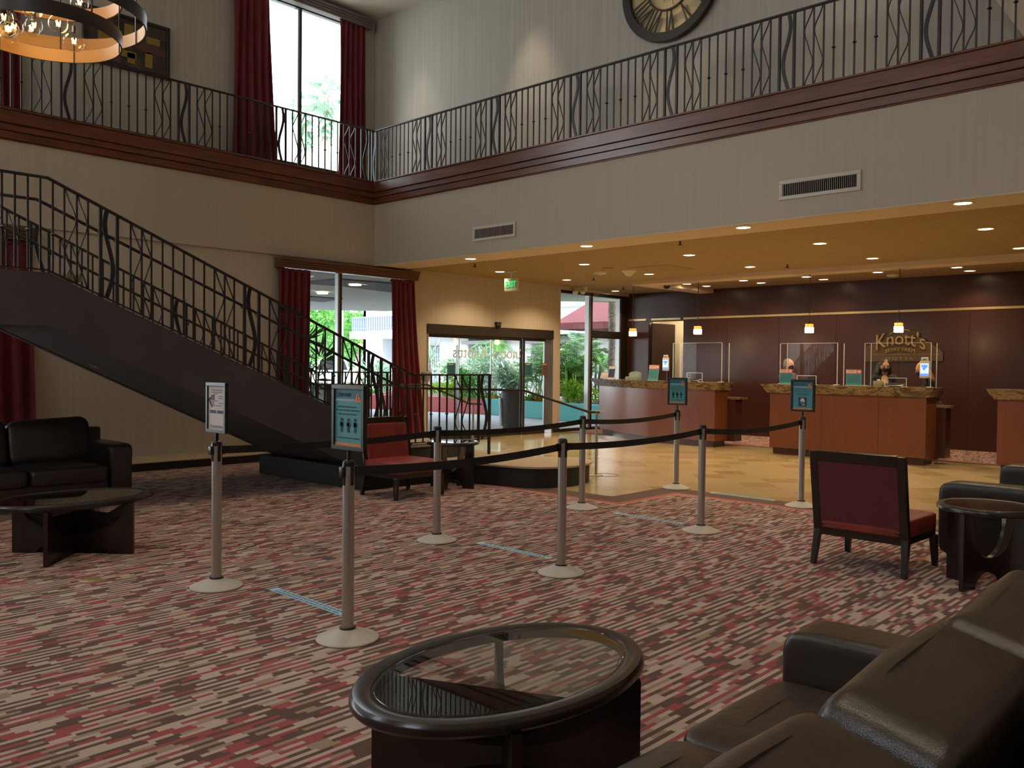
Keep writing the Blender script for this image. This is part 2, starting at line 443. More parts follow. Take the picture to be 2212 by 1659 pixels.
M = dict(
    carpet=carpet_mat(), tile=tile_mat(), ceil_tile=ceil_tile_mat(),
    wall=wall_mat('beige_wall', (.52, .455, .365), .03),
    wall_low=wall_mat('beige_wallpaper', (.54, .475, .385), .045),
    wall_up=wall_mat('grey_wallpaper', (.47, .445, .40), .06),
    white_paint=simple('white_paint', (.66, .60, .50), .8),
    soffit=simple('cream_soffit', (.72, .60, .45), .8),
    ceiling=simple('upper_ceiling_paint', (.70, .67, .60), .9),
    cherry=wood('cherry_trim', (.085, .022, .012), (.20, .062, .03), .3, (.8, .8, 10)),
    cherry2=wood('valance_wood', (.10, .035, .018), (.17, .065, .033), .35, (.6, .6, 22)),
    mahog=wood('mahogany_panel', (.044, .0125, .009), (.054, .0155, .011), .3, (9, 9, .4), .06),
    desk=wood('desk_veneer', (.125, .036, .012), (.155, .046, .016), .32, (9, 9, .5), .12),
    brass=simple('brass_strip', (.75, .58, .30), .35, .9),
    espresso=wood('espresso_wood', (.010, .005, .004), (.018, .009, .007), .3, (3, 3, 8), .35),
    iron=simple('wrought_iron', (.045, .042, .045), .42, .6, .15, 20),
    stringer=simple('charcoal_plaster', (.085, .076, .078), .85, 0, .08, 3, .1, 120),
    stair_tan=simple('tan_stair_carpet', (.42, .32, .21), .95, 0, .1, 30, .3, 300),
    plinth=simple('black_plinth', (.012, .010, .010), .6),
    curtain=simple('burgundy_curtain', (.16, .018, .028), .85, 0, .18, 3, .1, 400),
    leather=leather_mat('brown_leather', (.030, .020, .015), .33),
    leather_black=leather_mat('black_leather', (.022, .017, .016), .33),
    red_vinyl=leather_mat('red_vinyl', (.23, .027, .022), .38),
    red_back=simple('maroon_fabric', (.105, .012, .016), .8, 0, .1, 8),
    alu=simple('brushed_aluminium', (.50, .47, .44), .34, .85),
    base_plastic=simple('grey_base_cover', (.44, .40, .35), .5),
    black=simple('black_plastic', (.012, .012, .013), .3),
    belt=simple('black_belt', (.014, .014, .017), .75),
    glass=thin_glass('window_glass', (.95, .98, .97)),
    acrylic=thin_glass('clear_acrylic', (.985, .99, .985), 1.3, refl=.5),
    acr_edge=simple('acrylic_edge', (.75, .80, .74), .15),
    table_glass=thin_glass('table_glass', (.88, .91, .89), 1.5),
    alu_frame=simple('window_frame_metal', (.06, .06, .065), .4, .5),
    alu_light=simple('silver_frame_metal', (.40, .41, .42), .3, .8),
    bronze=simple('dark_bronze', (.045, .035, .03), .4, .5),
    granite=granite_mat(),
    white=simple('white_plastic', (.72, .70, .65), .5),
    vent=simple('vent_enamel', (.62, .57, .49), .5),
    dark=simple('dark_void', (.01, .01, .01), .9),
    chrome=simple('chrome', (.7, .7, .7), .12, 1.0),
    gold=simple('gold_leaf', (.36, .25, .07), .45, .6),
    logo_gold=simple('sign_gold', (.36, .25, .095), .5, .2),
    logo_dark=simple('sign_brown', (.095, .055, .028), .6),
    copper=simple('copper_inner_band', (.50, .29, .12), .5, .2),
    ring=simple('dark_ring_metal', (.055, .05, .055), .4, .5),
    bulb_glass=thin_glass('bulb_glass', (.97, .96, .93), 1.5),
    filament=emis('filament', (1, .60, .18), 25),
    lamp=emis('lamp_disc', (1, .86, .62), 14),
    pend_hot=emis('pendant_glow', (1, .80, .42), 9),
    pend_amber=emis('pendant_amber', (1, .40, .06), 1.6),
    exit_green=emis('exit_green', (.03, .85, .22), 1.3),
    screen=emis('kiosk_screen', (.13, .34, .95), 1.1),
    screen_pale=emis('kiosk_screen_pale', (.6, .78, 1), 1.2),
    teal=simple('teal_print', (.03, .17, .21), .5),
    teal_l=simple('teal_light_print', (.06, .27, .29), .5),
    paper=simple('white_paper', (.62, .56, .52), .7),
    orange=simple('orange_print', (.65, .24, .09), .6),
    redprint=simple('red_print', (.55, .06, .04), .6),
    ink=simple('dark_ink', (.02, .05, .08), .7),
    ink_grey=simple('grey_ink', (.16, .13, .15), .7),
    navy=simple('navy_print', (.03, .045, .11), .6),
    brownprint=simple('brown_notice', (.20, .10, .055), .7),
    greenbox=simple('grey_green_plastic', (.25, .31, .25), .5),
    skin=simple('skin_light', (.55, .30, .19), .55),
    skin2=simple('skin_tan', (.40, .21, .13), .55),
    hair_grey=simple('grey_hair', (.25, .22, .17), .7),
    hair_black=simple('black_hair', (.012, .009, .008), .4),
    hair_blond=simple('golden_hair', (.42, .24, .065), .5, 0, .5, 25),
    shirt=simple('grey_shirt', (.14, .11, .12), .9),
    blazer=simple('black_blazer', (.012, .012, .013), .8),
    blouse=simple('patterned_blouse', (.50, .33, .18), .8, 0, .35, 40),
    trousers=simple('dark_trousers', (.02, .02, .022), .9),
    mask=simple('black_mask', (.01, .01, .014), .8),
    art_dark=simple('painting_dark', (.055, .04, .035), .7, 0, .5, 5),
    art_brown=simple('painting_brown', (.10, .05, .03), .7, 0, .4, 6),
    clock_face=simple('clock_cream', (.62, .50, .28), .7, 0, .12, 3),
    clock_rim=simple('clock_iron', (.035, .03, .027), .5, .3),
    concrete=simple('driveway_concrete', (.50, .53, .58), .9, 0, .08, .6),
    stucco_white=simple('white_stucco', (.80, .82, .84), .9),
    canopy=simple('canopy_plaster', (.42, .42, .38), .9, 0, .06, 1),
    canopy_dark=simple('canopy_beam', (.08, .08, .085), .9),
    planter_red=simple('red_kerb_paint', (.62, .13, .14), .7),
    planter_teal=simple('teal_kerb_paint', (.13, .50, .50), .7),
    soil=simple('soil', (.06, .04, .03), .95),
    bin=simple('charcoal_bin', (.045, .05, .06), .4),
    awning=simple('burgundy_awning', (.075, .010, .016), .8),
    blue_rail=simple('blue_balcony', (.16, .19, .42), .7),
    decal=simple('frosted_lettering', (.62, .66, .68), .6),
    blind=simple('pale_blind', (.45, .52, .58), .7),
    trunk=simple('palm_trunk', (.30, .25, .20), .9, 0, .4, 18),
    truck=simple('truck_white', (.80, .82, .84), .4),
    rubber=simple('tyre_rubber', (.02, .02, .02), .8),
    leaf_mid=leaf_mat('leaf_mid', (.03, .15, .025), (.16, .42, .07)),
    leaf_lime=leaf_mat('leaf_lime', (.17, .40, .03), (.50, .68, .08)),
    leaf_var=leaf_mat('leaf_variegated', (.10, .26, .12), (.70, .76, .66)),
    leaf_dark=leaf_mat('leaf_dark', (.015, .06, .02), (.05, .18, .06)),
    leaf_grey=leaf_mat('leaf_grey', (.12, .26, .16), (.42, .56, .42)),
    flower=simple('orange_flower', (.85, .25, .03), .6),
    tape=simple('pale_blue_tape', (.35, .55, .68), .35),
    tape_ink=simple('tape_print', (.04, .10, .16), .5),
)
SKY, SUN, EXPO = 8.0, 16.0, -0.22
HALLPOW = 300
# ================================================================ ROOM
XW = -12.99          # lower left wall face
XF = -12.95          # balcony fascia face, left
XU = -13.90          # upper left wall face
YF = 10.03           # balcony fascia face, right
YU = 10.74           # upper right wall face
YB = 18.20           # reception back wall face
ZC = 3.40            # reception ceiling
ZS = 3.38            # soffit
ZT = 8.35            # hall ceiling
X1, Y0 = 4.6, -6.0   # unseen right and rear walls

# floors
m_ = MB(); m_.slab([(XW-.3, Y0), (X1, Y0), (X1, 9.5), (-6.15, 9.5), (-6.15, 8.33), (XW-.3, 8.33)], -.12, 0)
structure(m_.build('floor', M['carpet'], smooth=False))
m_ = MB(); m_.slab([(XW-.3, 8.33), (-6.15, 8.33), (-6.15, 9.5), (X1, 9.5), (X1, 15.55), (XW-.3, 15.55)], -.12, 0)
structure(m_.build('floor', M['tile'], smooth=False))
m_ = MB(); m_.slab([(XW-.3, 15.55), (X1, 15.55), (X1, YB+.2), (XW-.3, YB+.2)], -.12, 0)
structure(m_.build('floor', M['carpet'], smooth=False))

# lower left wall with its openings
m_ = MB()
xa, xb = XW-.22, XW
for a, b, z0, z1 in ((Y0, -4.5, 0, ZC), (3.95, 8.15, 0, ZC), (10.95, 11.38, 0, ZC), (15.23, 15.49, 0, ZC),
                     (-4.5, 3.95, 3.1, ZC), (-4.5, 3.95, 0, .12), (8.15, 10.95, 3.26, ZC), (8.15, 10.95, 0, .1),
                     (11.38, 15.23, 2.355, ZC), (15.49, YB, 3.33, ZC)):
    m_.bx(xa, xb, a, b, z0, z1)
structure(m_.build('wall_left', M['wall_low'], smooth=False))
# balcony slabs = fascias with the beige wall finish
m_ = MB(); m_.bx(XU-.2, XF, Y0, YF, ZS, 4.86)
structure(m_.build('wall_left', M['wall'], smooth=False))
m_ = MB(); m_.bx(XU-.2, X1, YF, YU+.06, ZS+.002, 4.86)
structure(m_.build('wall_right', M['wall'], smooth=False))
# cream soffit strip under the right balcony
m_ = MB(); m_.bx(XW, X1, YF+.005, YU, ZS-.012, ZS+.002)
structure(m_.build('ceiling', M['soffit'], smooth=False))
# upper walls
m_ = MB()
xa, xb = XU-.2, XU
for a, b, z0, z1 in ((Y0, -3.5, 4.86, ZT), (3.9, 8.0, 4.86, ZT), (10.15, YU+.2, 4.86, ZT), (-3.5, 3.9, 8.15, ZT), (8.0, 10.15, 8.15, ZT)):
    m_.bx(xa, xb, a, b, z0, z1)
structure(m_.build('wall_left', M['wall_up'], smooth=False))
m_ = MB(); m_.bx(XU-.2, X1, YU, YU+.2, 4.86, ZT)
structure(m_.build('wall_right', M['wall_up'], smooth=False))
# hall ceiling
m_ = MB(); m_.bx(XU-.2, X1, Y0, YU+.2, ZT, ZT+.15)
structure(m_.build('ceiling', M['ceiling'], smooth=False))
# reception ceiling
m_ = MB(); m_.bx(XW-.2, X1, YU, YB+.2, ZC, ZC+.15)
structure(m_.build('ceiling', M['ceil_tile'], smooth=False))
# sloped underside in the upper right corner
m_ = MB(); m_.prism([(-2.733, 10.25, 5.65), (-2.29, 10.25, 4.92), (-.6, 10.25, 4.92), (-.6, 10.25, ZT), (-4.38, 10.25, ZT)], (0, .48, 0))
structure(m_.build('ceiling', M['soffit'], smooth=False))
# unseen rear and right walls
m_ = MB(); m_.bx(X1, X1+.2, Y0, YB+.2, 0, ZT)
structure(m_.build('wall_right', M['wall'], smooth=False))
m_ = MB()
m_.bx(XW-.2, X1, Y0-.2, Y0, 0, 5.2); m_.bx(XW-.2, X1, Y0-.2, Y0, 8.0, ZT)
for a, b in ((XU-.2, -10), (-7.5, -2), (.5, X1)): m_.bx(a, b, Y0-.2, Y0, 5.2, 8)
structure(m_.build('wall_rear', M['wall'], smooth=False))
# reception back wall with the office doorway
m_ = MB()
dx0, dx1, dz = -12.38, -11.37, 2.68
m_.bx(XW-.2, dx0, YB, YB+.2, 0, ZC); m_.bx(dx1, X1, YB, YB+.2, 0, ZC); m_.bx(dx0, dx1, YB, YB+.2, dz, ZC)
m_.bx(dx1+.02, X1, YB-.03, YB, 0, .12)
structure(m_.build('wall_back', M['mahog'], smooth=False))
# office behind the doorway
m_ = MB(); m_.bx(-13.4, -10.6, YB+1.9, YB+2.0, 0, 3.2); m_.bx(-13.4, -10.6, YB+.2, YB+2.0, 3.1, 3.2); m_.bx(-10.7, -10.6, YB+.2, YB+2, 0, 3.2); m_.bx(-13.4, -13.3, YB+.2, YB+2, 0, 3.2)
structure(m_.build('wall_office', simple('office_wall', (.66, .57, .42), .9), smooth=False))
m_ = MB(); m_.bx(-13.4, -10.6, YB+.2, YB+2, -.1, 0)
structure(m_.build('floor', M['carpet'], smooth=False))
# wood panel seams on the back wall
m_ = MB()
for x in (-10.2, -8.9, -7.6, -6.3, -5.0, -3.7, -2.4, -1.1, .2, 1.5):
    m_.bx(x-.003, x+.003, YB-.004, YB, .12, 2.69)
structure(m_.build('trim_5', M['dark'], smooth=False))
# brass strip
m_ = MB(); m_.bx(XW, -12.45, YB-.014, YB, 2.705, 2.755); m_.bx(-12.3, dx1-.08, YB-.014, YB, 2.705, 2.755); m_.bx(dx1, X1, YB-.014, YB, 2.705, 2.755)
structure(m_.build('trim_3', M['brass'], bev=.004, seg=1))
_l = bpy.data.lights.new('office_light', 'POINT'); _l.energy = 70; _l.color = (1, .85, .6); _l.shadow_soft_size = .15
_o = bpy.data.objects.new('office_light', _l); COL.objects.link(_o); _o.location = (-12.0, 19.4, 2.9)
# office door, swung in, and the dark cabinet inside
t = thing('office_door', 'reddish brown office door standing open behind the reception', 'door', (dx0+.04, YB+.08, 0), radians(76))
m_ = MB(); m_.bx(0, .78, -.022, .022, .01, 2.64); m_.build('door_leaf', M['mahog'], t, .004, 1, rel=False)
m_ = MB(); m_.tube([(.70, -.02, 1.02), (.70, -.07, 1.02), (.60, -.075, 1.02)], .011, 8); m_.build('handle', M['chrome'], t, rel=False)
t = thing('office_cabinet', 'tall black cabinet inside the office doorway', 'cabinet', (-11.62, YB+1.6, 0))
m_ = MB(); m_.bx(-.34, .2, -.25, .25, 0, 2.2); m_.build('carcass', M['black'], t, .006, 1, rel=False)
m_ = MB(); m_.bx(-.30, .16, -.27, -.252, .08, 2.14); m_.build('door', M['bronze'], t, .004, 1, rel=False)

# wooden balcony trim, three stepped boards each side
def trim(name, sgn):
    m_ = MB()
    for z0, z1, d in ((4.885, 4.91, .125), (4.715, 4.885, .10), (4.622, 4.71, .07), (4.515, 4.617, .045), (4.50, 4.9, .02)):
        if sgn == 'L': m_.bx(XF-.01, XF+d, Y0, YF-d+.001, z0, z1)
        else: m_.bx(XF+d-.001 if d < .2 else XF, X1, YF+.01, YF-d, z0, z1)
    structure(m_.build(name, M['cherry'], bev=.004, seg=1))
trim('trim_1', 'L'); trim('trim_2', 'R')
# mezzanine floors
m_ = MB(); m_.bx(XU, XF, Y0, YF, 4.855, 4.887); m_.bx(XU, X1, YF, YU, 4.855, 4.887)
structure(m_.build('floor', M['stair_tan'], smooth=False))

# ceiling beam frame around the reception
m_ = MB(); m_.bx(-10.96, X1, 15.45, 15.86, 3.305, ZC+.01); m_.bx(-10.96, -10.56, 15.86, YB, 3.305, ZC+.01)
structure(m_.build('trim_4', M['soffit'], bev=.006, seg=1))

# ---------------------------------------------------------------- windows and entrance
def frame_rect(m_, x0, x1, y0, y1, z0, z1, t):
    m_.bx(x0, x1, y0, y0+t, z0, z1); m_.bx(x0, x1, y1-t, y1, z0, z1)
    m_.bx(x0, x1, y0+t, y1-t, z0, z0+t); m_.bx(x0, x1, y0+t, y1-t, z1-t, z1)
def window(name, x, y0, y1, z0, z1, mull=(), trans=(), t=.05):
    w = thing(name, None, None, (x, y0, z0)); w['kind'] = 'structure'
    m_ = MB(); frame_rect(m_, x-.05, x+.05, y0, y1, z0, z1, t)
    structure(m_.build('frame', M['alu_frame'], w, .004, 1))
    ys = [y0]+list(mull)+[y1]
    for y in mull:
        m_ = MB(); m_.bx(x-.05, x+.05, y-.055, y+.0, z0+t, z1-t); structure(m_.build('mullion', M['alu_frame'], w, .003, 1))
        m_ = MB(); m_.bx(x-.05, x+.05, y-.09, y-.055, z0+t, z1-t); structure(m_.build('mullion', M['alu_light'], w, .003, 1))
    for z in trans:
        m_ = MB(); m_.bx(x-.045, x+.045, y0+t, y1-t, z-.035, z+.035); structure(m_.build('transom', M['alu_frame'], w, .003, 1))
    for a, b in zip(ys[:-1], ys[1:]):
        m_ = MB(); m_.bx(x-.004, x+.004, a+.01, b-.01, z0+.02, z1-.02); structure(m_.build('pane', M['glass'], w, smooth=False))
    return w
window('window_1', XW-.12, 8.15, 10.95, .1, 3.26, mull=(9.39,))
window('window_2', XU-.1, 8.0, 10.15, 4.9, 8.15, mull=(9.10,), trans=(5.22,))
window('window_3', XW-.12, -4.5, 3.95, .12, 3.1, mull=(-1.7, 1.1))
window('window_4', XU-.1, -3.5, 3.9, 4.9, 8.15, mull=(-1.0, 1.5))

# storefront glazing by the desks
w = thing('window_5', None, None, (XW-.1, 15.49, 0)); w['kind'] = 'structure'
x = XW-.1
m_ = MB()
m_.bx(x-.06, x+.06, 15.49, 15.53, 0, 3.33); m_.bx(x-.06, x+.06, 16.68, 16.76, 0, 3.33)
m_.bx(x-.06, x+.06, 17.93, YB, 0, 3.33); m_.bx(x-.06, x+.06, 15.53, 17.93, 3.26, 3.33)
m_.bx(x-.06, x+.06, 16.76, 17.93, 2.24, 2.42); m_.bx(x-.06, x+.06, 15.53, 17.93, 0, .07)
structure(m_.build('frame', M['bronze'], w, .004, 1))
m_ = MB(); m_.bx(x-.062, x+.062, 16.60, 16.68, .05, 3.26); m_.bx(x-.062, x+.062, 17.86, 17.93, .05, 2.24); m_.bx(x-.062, x+.062, 17.86, 17.93, 2.42, 3.26)
structure(m_.build('mullion', M['alu_light'], w, .003, 1))
for a, b, c, d in ((15.53, 16.6, .07, 3.26), (16.76, 17.86, 2.42, 3.26), (16.76, 17.86, .07, 2.24)):
    m_ = MB(); m_.bx(x-.004, x+.004, a, b, c, d); structure(m_.build('pane', M['glass'], w, smooth=False))

# sliding entrance
d = thing('door_1', None, None, (XW-.06, 13.3, 0)); d['kind'] = 'structure'
m_ = MB(); m_.bx(XW-.2, XW+.03, 11.38, 15.23, 2.16, 2.36); structure(m_.build('header', M['bronze'], d, .006, 1))
m_ = MB(); m_.bx(XW-.2, XW+.01, 11.38, 11.42, 0, 2.16); m_.bx(XW-.2, XW+.01, 15.19, 15.23, 0, 2.16); structure(m_.build('jamb', M['alu_light'], d, .004, 1))
m_ = MB(); m_.bx(XW-.1, XW-.06, 15.0, 15.19, .1, 2.16); structure(m_.build('jamb', M['alu_light'], d, .004, 1))
for k, (a, b, xx) in enumerate(((11.42, 12.30, XW-.05), (12.28, 13.31, XW-.11), (13.31, 14.28, XW-.11), (14.26, 15.0, XW-.05))):
    m_ = MB(); m_.bx(xx-.02, xx+.02, a, b, 0.0, .14 if k in (2, 3) else .1); m_.bx(xx-.02, xx+.02, a, b, 2.10, 2.16)
    structure(m_.build('rail', M['bronze'], d, .003, 1))
    m_ = MB(); m_.bx(xx-.005, xx+.005, a, b, .1, 2.11); structure(m_.build('pane', M['glass'], d, smooth=False))
    m_ = MB()
    if k == 2: m_.bx(xx-.022, xx+.022, b-.05, b, .1, 2.1)
    elif k == 3: m_.bx(xx-.022, xx+.022, a, a+.05, .1, 2.1)
    else:
        m_.bx(xx-.02, xx+.02, b-.018, b, .1, 2.1)
        if k == 1: m_.bx(xx-.02, xx+.02, a, a+.018, .1, 2.1)
    structure(m_.build('stile', M['bronze'] if k >= 2 else M['alu_light'], d, .003, 1))
# mirrored name decals on the glass, read from outside
def decal(y, z, s):
    r = Matrix.Rotation(radians(90), 3, 'Z') @ Matrix.Rotation(radians(90), 3, 'X')
    r = r @ Matrix.Diagonal((-1, 1, 1))
    text_obj('glass_lettering', "Knott's", s, M['decal'], d, (0, y-13.3, z), r, .001)
decal(12.66, 1.80, .34); decal(13.86, 1.80, .34)
for o in bpy.data.objects:
    if o.name.startswith('glass_lettering'): o.location.x = -.035; structure(o)
for o_ in list(d.children):
    pass

# stickers on the entrance glass
def notice(y0, y1, z0, z1, col, label, heads):
    t = thing('door_notice', label, 'notice', (XW-.028 if y0 < 14 else XW-.03, (y0+y1)/2, (z0+z1)/2))
    w_, h_ = (y1-y0)/2, (z1-z0)/2
    m_ = MB(); m_.bx(-.002, .003, -w_, w_, -h_, h_); m_.build('sheet', col, t, rel=False, smooth=False)
    m_ = MB()
    for k in range(6): m_.bx(.003, .0045, -w_*.55, w_*(.7-.1*(k % 2)), h_*(.45-.24*k), h_*(.45-.24*k)+.014)
    m_.build('print_lines', heads, t, rel=False, smooth=False)
    m_ = MB(); m_.bx(.003, .0045, -w_*.8, w_*.4, h_*.72, h_*.86); m_.build('heading', M['paper'], t, rel=False, smooth=False)
    return t
p0, p1 = onX(966, 784, XW-.03), onX(984, 811, XW-.03)
notice(p0.y, p1.y, p1.z, p0.z, M['teal'], 'teal printed notice on the left pane of the glass entrance', M['ink'])
p0, p1 = onX(1134, 784, XW-.03), onX(1149, 812, XW-.03)
notice(p0.y, p1.y, p1.z, p0.z, M['teal'], 'teal printed notice on the right pane of the glass entrance', M['ink'])
p0, p1 = onX(1170, 784, XW-.03), onX(1184.5, 811, XW-.03)
notice(p0.y, p1.y, p1.z, p0.z, M['brownprint'], 'brown printed notice on the right pane of the glass entrance', M['ink'])

# baseboards and the low tan ledge below the left wall
m_ = MB(); m_.bx(XW, XW+.02, 10.95, 11.37, 0, .1); m_.bx(XW, XW+.02, 15.24, 15.48, 0, .1)
structure(m_.build('baseboard_left', M['bronze'], bev=.004, seg=1))
t = thing('wall_ledge', 'low tan-topped ledge with black front along the wall under the stairs', 'ledge', (-12.5, 5.6, 0))
m_ = MB(); m_.bx(XW, -12.10, 1.0, 7.3, 0, .11); m_.build('face', M['plinth'], t, .004, 1)
m_ = MB(); m_.bx(XW, -12.09, 1.0, 7.3, .11, .128); m_.build('top', M['stair_tan'], t, .004, 1)

# ---------------------------------------------------------------- curtains
def curtain(name, label, x, yt, yb, z0, z1, folds, amp=.055, mat_=None, group=None, seed=0):
    rnd = random.Random(seed)
    ph = [rnd.uniform(-.5, .5) for _ in range(int(folds)+3)]
    def fn(u, v):
        a = yt[0]+(yt[1]-yt[0])*u; b = yb[0]+(yb[1]-yb[0])*u
        k = v**1.3
        y = a+(b-a)*k
        s = sin(2*pi*folds*u + .8*sin(3.1*v+ph[0]) + ph[1])
        s = math.copysign(abs(s)**.75, s)
        return (x+amp*(.55+.45*v)*s + .012*sin(9*u+5*v), y, z1+(z0-z1)*v)
    t = thing(name, label, 'curtain', (x, (yt[0]+yt[1])/2, z0), group=group)
    m_ = MB(); m_.grid(fn, int(folds*16), 24)
    o = m_.build('drape', mat_ or M['curtain'], t)
    md = o.modifiers.new('thick', 'SOLIDIFY'); md.thickness = .006
    m_ = MB(); m_.bx(x-.02, x+.02, min(yt), max(yt), z1-.05, z1-.01); m_.build('heading_tape', mat_ or M['curtain'], t, .003, 1)
    return t
curtain('curtain', 'burgundy curtain at the left side of the ground floor window, behind the stair railing', XW+.09, (7.97, 8.60), (7.95, 8.55), .13, 3.16, 5, seed=1)
curtain('curtain', 'burgundy curtain between the ground floor window and the glass entrance', XW+.09, (10.38, 10.95), (10.42, 11.26), .04, 3.16, 5, seed=2)
curtain('curtain', 'dark burgundy curtain at the far left behind the landing and sofa', XW+.09, (2.6, 4.15), (2.6, 4.2), .14, 3.16, 7, seed=3)
curtain('curtain', 'tall burgundy curtain left of the bright upper window', XU+.1, (7.66, 8.33), (7.62, 8.48), 4.92, 8.2, 5, seed=4)
curtain('curtain', 'tall burgundy curtain in the upper corner right of the bright window', XU+.1, (9.83, 10.42), (9.80, 10.45), 4.92, 8.14, 5, seed=5)
curtain('curtain', 'burgundy curtain at the upper far left, below the chandelier', XU+.1, (3.5, 4.28), (3.5, 4.30), 4.92, 8.14, 6, seed=6)
def valance(label, x, y0, y1, z0, z1, d, mat_):
    t = thing('curtain_valance', label, 'valance', (x, (y0+y1)/2, z0))
    h = (z1-z0)
    m_ = MB()
    for a, b, e in ((0, .22, .75), (.24, .46, .82), (.48, .70, .9), (.72, 1, 1.0)):
        m_.bx(x, x+d*e, y0, y1, z0+h*a, z0+h*b)
    m_.bx(x, x+d*.7, y0+.003, y1-.003, z0+.004, z1-.004)
    m_.build('moulding', mat_, t, .004, 1)
    return t
valance('brown wooden valance above the ground floor window curtains', XW+.005, 7.95, 11.02, 3.165, 3.335, .20, M['cherry2'])
valance('ribbed valance above the far left curtain behind the stair landing', XW+.005, 1.0, 4.21, 3.165, 3.335, .20, M['cherry2'])
valance('plain dark valance above the bright upper window', XU+.005, 7.6, 10.56, 8.10, 8.27, .22, simple('dark_valance', (.17, .15, .15), .7))

# ---------------------------------------------------------------- lamps in the ceilings
LC = 0
def spot(loc, power, col, size=120, blend=.7, rad=.05, parent=None, aim=None):
    global LC
    ld = bpy.data.lights.new('lamp_light', 'SPOT'); ld.energy = power; ld.color = col
    ld.spot_size = radians(size); ld.spot_blend = blend; ld.shadow_soft_size = rad
    o = bpy.data.objects.new('lamp_light', ld); COL.objects.link(o)
    o.location = loc
    if aim is not None:
        o.rotation_euler = (V(aim)-V(loc)).to_track_quat('-Z', 'Y').to_euler()
    if parent is not None:
        o.parent = parent; o.location = V(loc)-V(parent.location)
    return o
ORD = ['first', 'second', 'third', 'fourth', 'fifth', 'sixth', 'seventh', 'eighth', 'ninth', 'tenth']
def make_can():
    t = thing('recessed_downlight', 'x', 'ceiling light')
    m_ = MB(); m_.lathe([(.085, .004), (.088, -.004), (.100, -.008), (.112, -.004), (.113, .004)], 28, closed=False); m_.build('trim_ring', M['white'], t, rel=False)
    m_ = MB(); m_.lathe([(.001, -.001), (.086, -.001)], 28); m_.build('lamp_face', M['lamp'], t, rel=False)
    m_ = MB()
    for a in (-.03, 0.02): m_.bx(a-.0025, a+.0025, -.08, .08, -.0065, -.001)
    m_.build('baffle', M['chrome'], t, rel=False)
    return t
can0 = make_can()
rows = [
    ('the cream soffit strip', ZS-.012, [(1016.5, 559), (1267, 531.5), (1606, 491.5), (2080, 439)], 45, (1, .76, .48)),
    ('the front row of the tan tiled ceiling', ZC, [(1080, 587), (1262, 571), (1489, 551), (1771, 526), (2129, 494.5)], 95, (1, .73, .42)),
    ('the second row of the tan tiled ceiling', ZC, [(1224, 604.5), (1402, 592), (1620, 576.5), (1885, 558), (2203, 536)], 95, (1, .73, .42)),
    ('the tiled ceiling just above the glazing', ZC, [(1329, 628.5)], 30, (1, .73, .42)),
    ('the front row behind the ceiling beam', ZC, [(1484, 613.5), (1606, 606), (1742, 598), (1896, 588), (2067, 577.5)], 15, (1, .70, .38)),
    ('the rear row behind the ceiling beam', ZC, [(1526, 618), (1644, 611), (1779, 603.5), (2095, 585)], 15, (1, .70, .38)),
]
firstcan = True
for nm, zc, pts, pw, colr in rows:
    for k, (a, b) in enumerate(pts):
        p = onZ(a, b, zc)
        lab = 'round recessed downlight in %s' % nm
        if len(pts) > 1: lab += ', %s from the left' % ORD[k]
        if firstcan: o = can0; o.location = p; o['label'] = lab; o['group'] = 'recessed ceiling lights'; firstcan = False
        else: o = dup(can0, p, 0, lab, 'recessed ceiling lights')
        spot((p.x, p.y, zc-.03), pw, colr, 135, .6, .07, o)
# can lights of the high hall ceiling (above the picture)
for x, y, pw, c in [(-12.5, 10.2, 160, (1, .86, .62)), (-9.66, 10.2, 260, (1, .80, .50)), (-6.9, 10.1, 200, (1, .80, .52)), (-4.2, 10.2, 200, (1, .78, .48))]:
    spot((x, y, ZT-.03), pw, c, 50, .8, .07)
for x in (-9.0, -5.5, -2.0, 1.2):
    for y in (1.0, 4.6, 7.6):
        spot((x, y, ZT-.03), HALLPOW, (1, .84, .62), 62, .8, .12)

# small ceiling fittings
def fitting(name, label, cat, px, py, prof, mat_, z=ZC):
    p = onZ(px, py, z)
    m_ = MB(); m_.lathe([(r, -h) for r, h in prof], 20)
    o = m_.build(name, mat_); o.location = (p.x, p.y, z); tag(o, label, cat)
    return o
fitting('smoke_detector', 'white conical smoke detector on the tan ceiling, right of a flatter one', 'smoke detector', 1359, 584, [(.14, 0), (.14, .02), (.07, .085), (.05, .11), (.001, .112)], M['white'])
fitting('smoke_detector', 'flat white smoke detector on the tan ceiling, left of the conical one', 'smoke detector', 1296, 588, [(.13, 0), (.12, .03), (.05, .04), (.04, .055), (.001, .056)], M['white'])
fitting('smoke_detector', 'pale detector on the ceiling behind the beam, near the rightmost hanging pendant', 'smoke detector', 1930, 594, [(.12, 0), (.11, .03), (.04, .045), (.001, .047)], M['white'])
for px, py, l in ((1026, 570, 'dark sprinkler head on the ceiling by the leftmost soffit light'), (1469, 521, 'dark sprinkler head on the ceiling near the middle of the soffit'),
                  (1701, 571, 'dark sprinkler head on the ceiling above the gap between desks'), (1282, 600, 'dark sprinkler head on the ceiling between exit sign and flat smoke detector'),
                  (1346, 620, 'dark sprinkler head on the ceiling above the glazing corner')):
    p = onZ(px, py, ZC)
    t = thing('sprinkler_head', l, 'sprinkler', (p.x, p.y, ZC), group='ceiling sprinklers')
    m_ = MB(); m_.cyl((0, 0), .012, -.055, 0, 8); m_.build('pipe', M['bronze'], t, rel=False)
    m_ = MB(); m_.cyl((0, 0), .035, -.06, -.05, 12); m_.build('deflector', M['bronze'], t, rel=False)
p = onZ(1440, 611, 3.305)
t = thing('dome_camera', 'white ceiling dome camera with dark bubble beside the reception beam', 'camera', (-10.62, 16.0, ZC))
p = onZ(1440, 610, ZC); t.location = (p.x, p.y, ZC)
